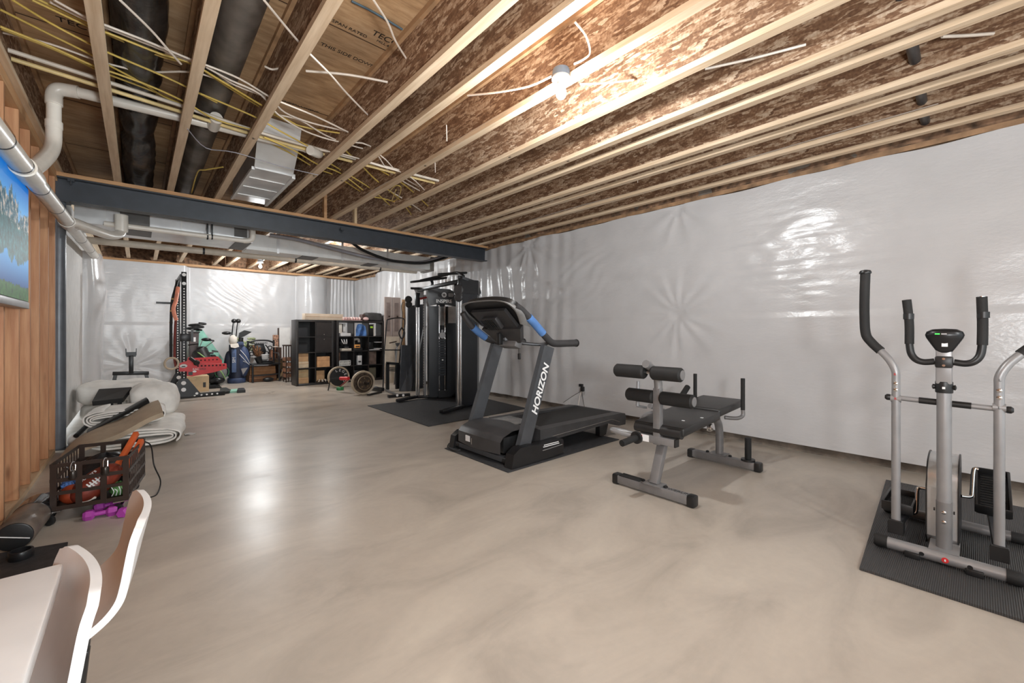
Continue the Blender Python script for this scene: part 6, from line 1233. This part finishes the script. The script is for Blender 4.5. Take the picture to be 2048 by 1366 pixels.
t = thing('tool_case', 'orange-yellow tool case in the middle cube of the right shelf unit', 'case', (x + 0.1, SY + 0.03, z)); MB().bx(x + 0.0, x + 0.14, SY - 0.01, SY + 0.08, z + 0.065, z + 0.15, 0.008).obj('case', mat('orange_yellow_plastic', (226, 158, 84), 0.5), t); MB().bx(x + 0.03, x + 0.12, SY - 0.013, SY - 0.01, z + 0.09, z + 0.115).obj('label', M_BLK, t, flat=True); MB().bx(x + 0.0, x + 0.2, SY - 0.005, SY + 0.08, z + 0.001, z + 0.06, 0.006).obj('tray', M_BLK, t)
x, z, w_, h_ = C2_(2, 1)
MB().lathe((x + 0.10, SY + 0.2, z + 0.03), (0, 0, 1), [(0.09, 0), (0.10, 0.02), (0.10, 0.17), (0.08, 0.19)], 24).obj('speaker', M_BLK, label='black round speaker in the second row right of the right shelf unit', cat='speaker')
for k, q in enumerate(((0.18, 0.34, 0.19, 0.205), (0.18, 0.34, 0.03, 0.045), (0.0, 0.28, 0.001, 0.018))): MB().bx(x + q[0], x + q[1], SY + 0.02, SY + 0.3, z + q[2], z + q[3]).obj('paper_stack', M_WHITE, label=['white papers on top beside the black speaker', 'white papers lower right of the black speaker', 'white papers lying under the black speaker'][k], cat='papers', flat=True)
x, z, w_, h_ = C2_(0, 2)
carton((x + 0.004, x + 0.10, SY + 0.10, SY + 0.36, z + 0.18, z + h_ - 0.01), M_TAN2, 'small brown box behind the white basket in the right shelf unit') if False else None
MB().bx(x + 0.004, x + 0.09, SY + 0.16, SY + 0.38, z + 0.001, z + h_ - 0.02).obj('wood_board', mat('brown_board', (122, 90, 72), 0.6, var=0.2), label='brown board upright in the third row left of the right shelf unit', cat='board', flat=True)
t = thing('plastic_basket', 'white slotted plastic basket in the third row of the right shelf unit', 'basket', (x + 0.1, SY, z)); b = MB()
bx0, bx1 = x + 0.006, x + 0.26
for k in range(9): xx = bx0 + (bx1 - bx0) * k / 8; b.bx(xx - 0.006, xx + 0.006, SY - 0.03, SY - 0.024, z + 0.012, z + 0.12)
for zz_ in (0.004, 0.06, 0.118): b.bx(bx0, bx1, SY - 0.032, SY - 0.022, z + zz_, z + zz_ + 0.014)
b.bx(bx0, bx1, SY - 0.02, SY + 0.14, z + 0.002, z + 0.008); b.obj('basket_wall', M_WHITE, t, flat=True); MB().bx(bx0 + 0.01, bx1 - 0.01, SY - 0.01, SY + 0.13, z + 0.01, z + 0.10).obj('contents', mat('mixed_toys', (150, 150, 140), 0.6, var=0.6, scale=50), t, flat=True)
x, z, w_, h_ = C2_(1, 2)
t = thing('bottle_box', 'white upright carton with dark print in the third row of the right shelf unit', 'carton', (x + 0.15, SY + 0.1, z)); MB().bx(x + 0.10, x + 0.20, SY + 0.04, SY + 0.16, z + 0.001, z + 0.23, 0.003).obj('carton', M_WHITE, t); MB().bx(x + 0.115, x + 0.18, SY + 0.038, SY + 0.04, z + 0.06, z + 0.10).obj('print', M_CHAR, t, flat=True); MB().ell((x + 0.15, SY + 0.1, z + 0.262), (0.04, 0.04, 0.03), 14, 8).obj('cap', M_BLK, t)
b = MB(); b.grid(lambda u, v: V((x + 0.005 + 0.09 * v * v, SY + 0.3, z + 0.005 + (h_ - 0.02) * (1 - v))) + V((0, 0.06 * u, 0)), 3, 14, 0.006); b.obj('curved_panel', M_CHAR, label='dark curved panel left of the white upright carton', cat='panel')
x, z, w_, h_ = C2_(2, 2); MB().bx(x + 0.004, x + 0.20, SY + 0.04, SY + 0.36, z + 0.001, z + h_ - 0.01).obj('brown_case', mat('brown_case', (96, 80, 72), 0.6, var=0.2), label='brown upright case in the third row right of the right shelf unit', cat='case', flat=True)
x, z, w_, h_ = C2_(2, 3); MB().bx(x + 0.004, x + 0.20, SY + 0.06, SY + 0.36, z + 0.001, z + h_ * 0.8).obj('olive_case', mat('olive_case', (84, 80, 66), 0.6, var=0.2), label='olive brown case at the bottom right of the right shelf unit', cat='case', flat=True)
x, z, w_, h_ = C2_(1, 3); MB().bx(x + 0.02, x + 0.3, SY + 0.06, SY + 0.36, z + 0.001, z + h_ * 0.7, 0.01).obj('dark_bin', M_BLK, label='black bin in the bottom middle cube of the right shelf unit', cat='bin')
# on top
t = thing('long_carton', 'long pale cardboard carton lying across the tops of the shelf units', 'box', (3.1, SY + 0.2, 1.477)); MB().bx(2.78, 3.62, SY + 0.06, SY + 0.28, 1.4765, 1.62, 0.003).obj('carton', mat('pale_long_carton', (190, 172, 152), 0.8, var=0.04), t); MB().bx(2.80, 3.60, SY + 0.057, SY + 0.06, 1.545, 1.552).obj('edge_line', M_TAN2, t, flat=True)
t = thing('egg_tray', 'open tray of pink rounded bundles on the right shelf unit', 'tray', (3.85, SY + 0.05, 1.4765)); MB().bx(3.60, 4.06, SY + 0.00, SY + 0.045, 1.4765, 1.49, 0.003).bx(3.60, 4.06, SY + 0.0, SY + 0.19, 1.4765, 1.484).obj('tray', M_PINK, t)
for k in range(7): MB().ell((3.635 + 0.065 * k, SY + 0.09, 1.525), (0.034, 0.07, 0.040), 14, 10).obj('bundle', M_PINK if k % 3 else mat('pale_pink', (232, 206, 200), 0.6), t)
t = thing('handbag', 'small black and pink bag on the right shelf unit beside the tray', 'bag', (4.14, SY + 0.1, 1.4765)); MB().box((4.12, SY + 0.14, 1.557), (0.10, 0.12, 0.16), 0.3, 0.02).obj('body', mat('dark_patterned', (66, 48, 44), 0.6, var=0.6, scale=40), t); MB().ell((4.19, SY + 0.10, 1.525), (0.085, 0.07, 0.048), 18, 10).obj('pink_flap', M_PINK, t)
soft((4.40, SY + 0.19, 1.577), (0.38, 0.32, 0.20), 'soft_case', 'dark grey soft case on the right end of the right shelf unit', mat('dark_soft_case', (62, 60, 60), 0.7, var=0.15), 'case', 0.02, 5.0, 0.3)
# ---------------------------------------------------------------- barbell with round plates
BX, BZ = 3.215, 0.228
t = thing('barbell', 'barbell with two big pale-rimmed dark plates in front of the shelves', 'barbell', (BX, 8.6, 0))
MB().cyl((BX, 7.66, BZ), (BX, 9.62, BZ), 0.014, n=14).obj('bar', M_CHROME, t)
def plate(y, s_, name, m, rim):
    MB().lathe((BX, y, BZ), (0, s_, 0), [(0.195, -0.022), (0.225, -0.03), (0.228, -0.022), (0.228, 0.022), (0.225, 0.03), (0.195, 0.022), (0.195, -0.022)], 48, False).obj('plate_rim', rim, t); return MB().lathe((BX, y, BZ), (0, s_, 0), [(0.196, -0.02), (0.05, -0.022), (0.05, 0.022), (0.196, 0.02)], 48).obj(name, m, t)
M_RIM = mat('beige_rim', (176, 160, 138), 0.5, var=0.1)
plate(9.22, -1, 'plate', M_BLK, M_RIM); plate(7.90, -1, 'plate', M_RUST, M_RIM)
for k, ch in enumerate('LEGEND'):
    a = R(112 - 30 * k); text('plate_letter', ch, 0.075, (BX + 0.145 * math.cos(a), 9.196, BZ + 0.145 * math.sin(a)), (math.sin(a), 0, -math.cos(a)), (math.cos(a), 0, math.sin(a)), M_WHT, t, 0.001)
MB().lathe((BX, 7.86, BZ), (0, -1, 0), [(0.13, 0), (0.137, 0.006), (0.137, 0.036), (0.125, 0.042), (0.12, 0.034), (0.045, 0.034), (0.04, 0.05), (0.03, 0.055)], 40).obj('small_plate', M_RUST, t)
MB().lathe((BX, 7.86, BZ), (0, -1, 0), [(0.1345, 0.040), (0.138, 0.044), (0.1305, 0.047), (0.127, 0.043), (0.1345, 0.040)], 40, False).obj('small_plate_rim', mat('worn_edge', (150, 132, 108), 0.4, 0.3), t)
for k in range(5):
    a = R(72 * k + 20); MB().lathe((BX + 0.085 * math.cos(a), 7.827, BZ + 0.085 * math.sin(a)), (0, -1, 0), [(0.016, 0), (0.014, 0.004)], 12).obj('plate_boss', mat('bronze_boss', (120, 98, 70), 0.4, 0.5), t)
MB().lathe((BX, 7.80, BZ), (0, -1, 0), [(0.026, 0), (0.026, 0.12), (0.02, 0.14)], 18).obj('sleeve', mat('dark_sleeve', (52, 44, 38), 0.3, 0.6), t)
t = thing('push_handle', 'red-gripped black bar lying across the barbell', 'bar', (3.0, 8.6, 0.2))
a, c = FY(661, 758, 8.75), FY(697, 756, 8.3)
MB().bar(a, c, 0.035, 0.03).obj('bar', M_BLK2, t, flat=True); q0, q1 = FY(681, 757, 8.42), FY(697, 757, 8.22); MB().tube([q0, q1], 0.036, 12, 1).obj('red_grip', M_RED, t); MB().bar(q1 + V((0, 0, -0.02)), FZ(676, 776, 0.012), 0.018, 0.018).obj('red_leg', mat('dark_red', (140, 34, 36), 0.5), t); MB().bar(a, (a.x - 0.03, 8.80, 0.012), 0.016, 0.016).obj('black_leg', M_BLK2, t)
p = FZ(680, 780, 0.0); t = thing('green_weight', 'small green round weight on the floor under the barbell', 'weight', p); MB().lathe(p + V((0, 0, 0.002)), (0, 0, 1), [(0.065, 0), (0.072, 0.008), (0.072, 0.05), (0.06, 0.06), (0.025, 0.06)], 20).obj('disc', M_GREEN, t)
# ---------------------------------------------------------------- ladder frame, stand, bifold doors, dark panels
Yl = 8.35
t = thing('tube_frame', 'thin black tubular frame leaning beside the right shelf unit', 'frame', FY(770, 770, Yl))
PL = [FY(766, 782, Yl), FY(769, 700, Yl + 0.05), FY(774, 640, Yl + 0.1)]; PR = [FY(795, 752, Yl - 0.1), FY(801, 700, Yl), FY(809, 655, Yl + 0.1)]
PL[0].z = 0.012
MB().tube(PL, 0.013, 10, 4).obj('leg', M_BLK2, t); PR[0].z = 0.012; MB().tube(PR, 0.013, 10, 4).obj('leg', M_BLK2, t)
MB().tube([PL[2], FY(790, 636, Yl + 0.1), FY(808, 638, Yl + 0.1), PR[2]], 0.012, 10, 4).obj('top_rail', M_BLK2, t); MB().tube([PL[1], PR[1]], 0.012, 10, 1).obj('rung', M_BLK2, t)
Ys = 8.0
t = thing('plate_rack', 'short black stand with crossbars in front of the tubular frame', 'stand', FY(784, 786, Ys))
a, c = FY(773, 726, Ys), FY(797, 728, Ys)
MB().bar(a, c, 0.05, 0.05).obj('top_bar', M_BLK2, t, flat=True); MB().bar((a.x + 0.02, Ys, a.z), (a.x + 0.02, Ys, 0.03), 0.06, 0.05).obj('leg', M_BLK2, t, flat=True); MB().bar((c.x - 0.03, Ys - 0.02, c.z), (c.x - 0.03, Ys - 0.02, 0.03), 0.085, 0.05).obj('leg', M_BLK2, t, flat=True)
MB().bar(FZ(776, 793, 0.025), FZ(819, 789, 0.025), 0.07, 0.045).obj('foot', M_BLK2, t, flat=True); MB().bar(FZ(771, 780, 0.03), FZ(795, 789, 0.03), 0.03, 0.03).obj('foot', M_SILV2, t, flat=True)
for k in range(3): MB().bar(FY(774, 735 + 3 * k, Ys), FY(790, 736 + 3 * k, Ys), 0.018, 0.018).obj('crossbar', M_BLK2, t, flat=True)
for px in (792, 804): 
    p = FZ(px, 790, 0.05); MB().lathe(p + V((0, -0.045, 0.0)), (0, -1, 0), [(0.022, 0), (0.022, 0.01)], 12).obj('white_cap', M_WHT, t)
t = thing('golf_tripod', 'grey bundle of thin rods with a funnel head behind the black stand', 'tripod', FY(790, 780, 8.9))
for k in range(6): MB().tube([FY(795 - k, 690 + 2 * k, 8.9), V((FY(784 + 3 * k, 770, 8.9).x, 8.8 + 0.05 * k, 0.01))], 0.011, 8, 1).obj('rod', M_SILV2, t)
p = FY(795, 686, 8.9); MB().lathe(p, (0, 0, -1), [(0.055, 0), (0.04, 0.04), (0.012, 0.09)], 16).obj('funnel', M_DKG, t); MB().tube([FY(779, 686, 8.9), FY(793, 683, 8.9)], 0.014, 8, 1).obj('handle', M_DWOOD, t)
Yd = 9.35
t = thing('bifold_door', 'taupe bifold door panels leaning against the right wall behind the cable machine', 'door', FY(785, 650, Yd))
for (xa, xb) in ((769.5, 783.5), (785, 801)):
    a, c = FY(xa, 592, Yd), FY(xb, 592, Yd)
    k = MB().bx(a.x, c.x, Yd, Yd + 0.035, 0.0, 2.03).obj('door_leaf', M_DOOR, t, flat=True)
    w_ = c.x - a.x
    for z0_, z1_ in ((0.25, 1.0), (1.22, 1.90)): MB().bx(a.x + w_ * 0.25, c.x - w_ * 0.25, Yd - 0.004, Yd, z0_, z1_).obj('raised_panel', mat('taupe_panel', (132, 116, 110), 0.5), k, flat=True)
    p = FY((xa + xb) / 2 + 1.5, 633, Yd); MB().bx(p.x - 0.018, p.x + 0.018, Yd - 0.025, Yd - 0.004, p.z - 0.018, p.z + 0.018).obj('knob', M_DWOOD, k, flat=True)
MB().bx(FY(771, 672, Yd - 0.1).x, FY(799, 672, Yd - 0.1).x, Yd - 0.10, Yd - 0.06, 0.0, FY(785, 673, Yd - 0.1).z).obj('pale_board', mat('pale_board', (204, 190, 172), 0.6, var=0.05), label='pale board standing in front of the taupe bifold door', cat='board', flat=True)
MB().bx(FY(801, 600, Yd + 0.2).x, FY(808, 600, Yd + 0.2).x, Yd + 0.1, Yd + 0.13, 0.0, 2.0).obj('narrow_board', M_TAN, label='narrow tan board upright right of the taupe bifold door', cat='board', flat=True)
M_SLATE = mat('dark_slate_panel', (48, 50, 56), 0.4, var=0.1, scale=4)
MB().prism([FY(816, 612, 8.1), FY(849, 608, 8.1), V((FY(850, 782, 8.0).x, 7.96, 0.004)), V((FY(815, 782, 8.0).x, 7.96, 0.004))], (0, 0.04, 0)).obj('gym_mat', M_SLATE, label='tall dark slate mat leaning behind the cable machine', cat='mat', flat=True)
MB().prism([FY(804, 690, 7.9), FY(838, 691, 7.9), V((FY(822, 785, 7.72).x, 7.70, 0.004)), V((FY(797, 778, 7.85).x, 7.78, 0.004))], (0, 0.045, 0)).obj('gym_mat', mat('slate_mat', (54, 56, 62), 0.5, var=0.08), label='shorter dark slate mat leaning in front of the tall one', cat='mat', flat=True)
MB().prism([FY(849, 652, 7.75), FY(853, 652, 7.75), V((FY(830, 785, 7.66).x, 7.62, 0.004)), V((FY(823, 786, 7.66).x, 7.62, 0.004))], (0, 0.05, 0)).obj('gym_mat', M_BLK, label='black mat edge slanting at the right of the slate mats', cat='mat', flat=True)
t = thing('floor_bracket', 'low black steel bracket on the floor right of the barbell', 'bracket', FZ(752, 778, 0))
MB().bar(FZ(742, 776, 0.05), FZ(766, 779, 0.05), 0.08, 0.07, bev=0.01).obj('block', M_BLK2, t); MB().bar(FZ(736, 790, 0.015), FZ(762, 784, 0.015), 0.05, 0.025).obj('bar', M_BLK2, t); MB().box(FZ(750, 774, 0.10), (0.08, 0.05, 0.02), 0.3).obj('silver_plate', M_SILV, t)
# ---------------------------------------------------------------- camera and light
cam = bpy.data.cameras.new('camera'); co = bpy.data.objects.new('camera', cam); COL.objects.link(co)
co.location = (0, 0, EYE); co.rotation_euler = (math.pi / 2, 0, -YAW)
cam.sensor_width = 36.0; cam.lens = FPX * 36.0 / 2048.0; cam.shift_y = (HY - 683.0) / 2048.0; cam.clip_start = 0.05
sc.camera = co
def lamp(name, loc, power, rad, c=(0.945, 0.985, 1.0)):
    l = bpy.data.lights.new(name, 'POINT'); l.energy = power; l.shadow_soft_size = rad; l.color = c
    o = bpy.data.objects.new(name, l); COL.objects.link(o); o.location = loc; return o
lamp('bulb_light', (BULB1.x, BULB1.y, BULB1.z - 0.05), 95, 0.045)
lamp('rear_bulb_light', (BULB2.x, BULB2.y, BULB2.z - 0.05), 140, 0.05)
lamp('fill_light_behind', (1.5, -2.4, 2.6), 110, 0.15)  # unseen fill lamp added behind the camera, no fixture built
lamp('camera_fill_light', (0.9, -1.5, 1.35), 50, 0.5)  # soft fill added near the camera to brighten webs and subfloor
fl = bpy.data.lights.new('ceiling_fill_light', 'AREA'); fl.energy = 105; fl.size = 0.35; fl.color = (0.945, 0.985, 1.0)  # added area fill aimed upward to brighten the joist bays
fo = bpy.data.objects.new('ceiling_fill_light', fl); COL.objects.link(fo); fo.location = (0.3, -0.7, 1.3); fo.rotation_euler = V((0.25, 1.0, 0.75)).to_track_quat('-Z', 'Y').to_euler()
lamp('fill_light_behind_duct', (2.9, 8.8, 2.70), 80, 0.08)  # added fill without a fixture, brightens the dark back-right corner
w = bpy.data.worlds.new('world'); sc.world = w; w.use_nodes = True
w.node_tree.nodes['Background'].inputs[0].default_value = (0.91, 0.975, 1.0, 1); w.node_tree.nodes['Background'].inputs[1].default_value = 1.5
sc.view_settings.view_transform = 'Standard'; sc.view_settings.look = 'None'; sc.view_settings.exposure = 0.0
sc.cycles.max_bounces = 7; sc.cycles.diffuse_bounces = 5; sc.cycles.glossy_bounces = 4; sc.cycles.use_denoising = True
sc.cycles.sample_clamp_indirect = 6.0; sc.cycles.use_adaptive_sampling = True; sc.cycles.adaptive_threshold = 0.07; sc.cycles.adaptive_min_samples = 16
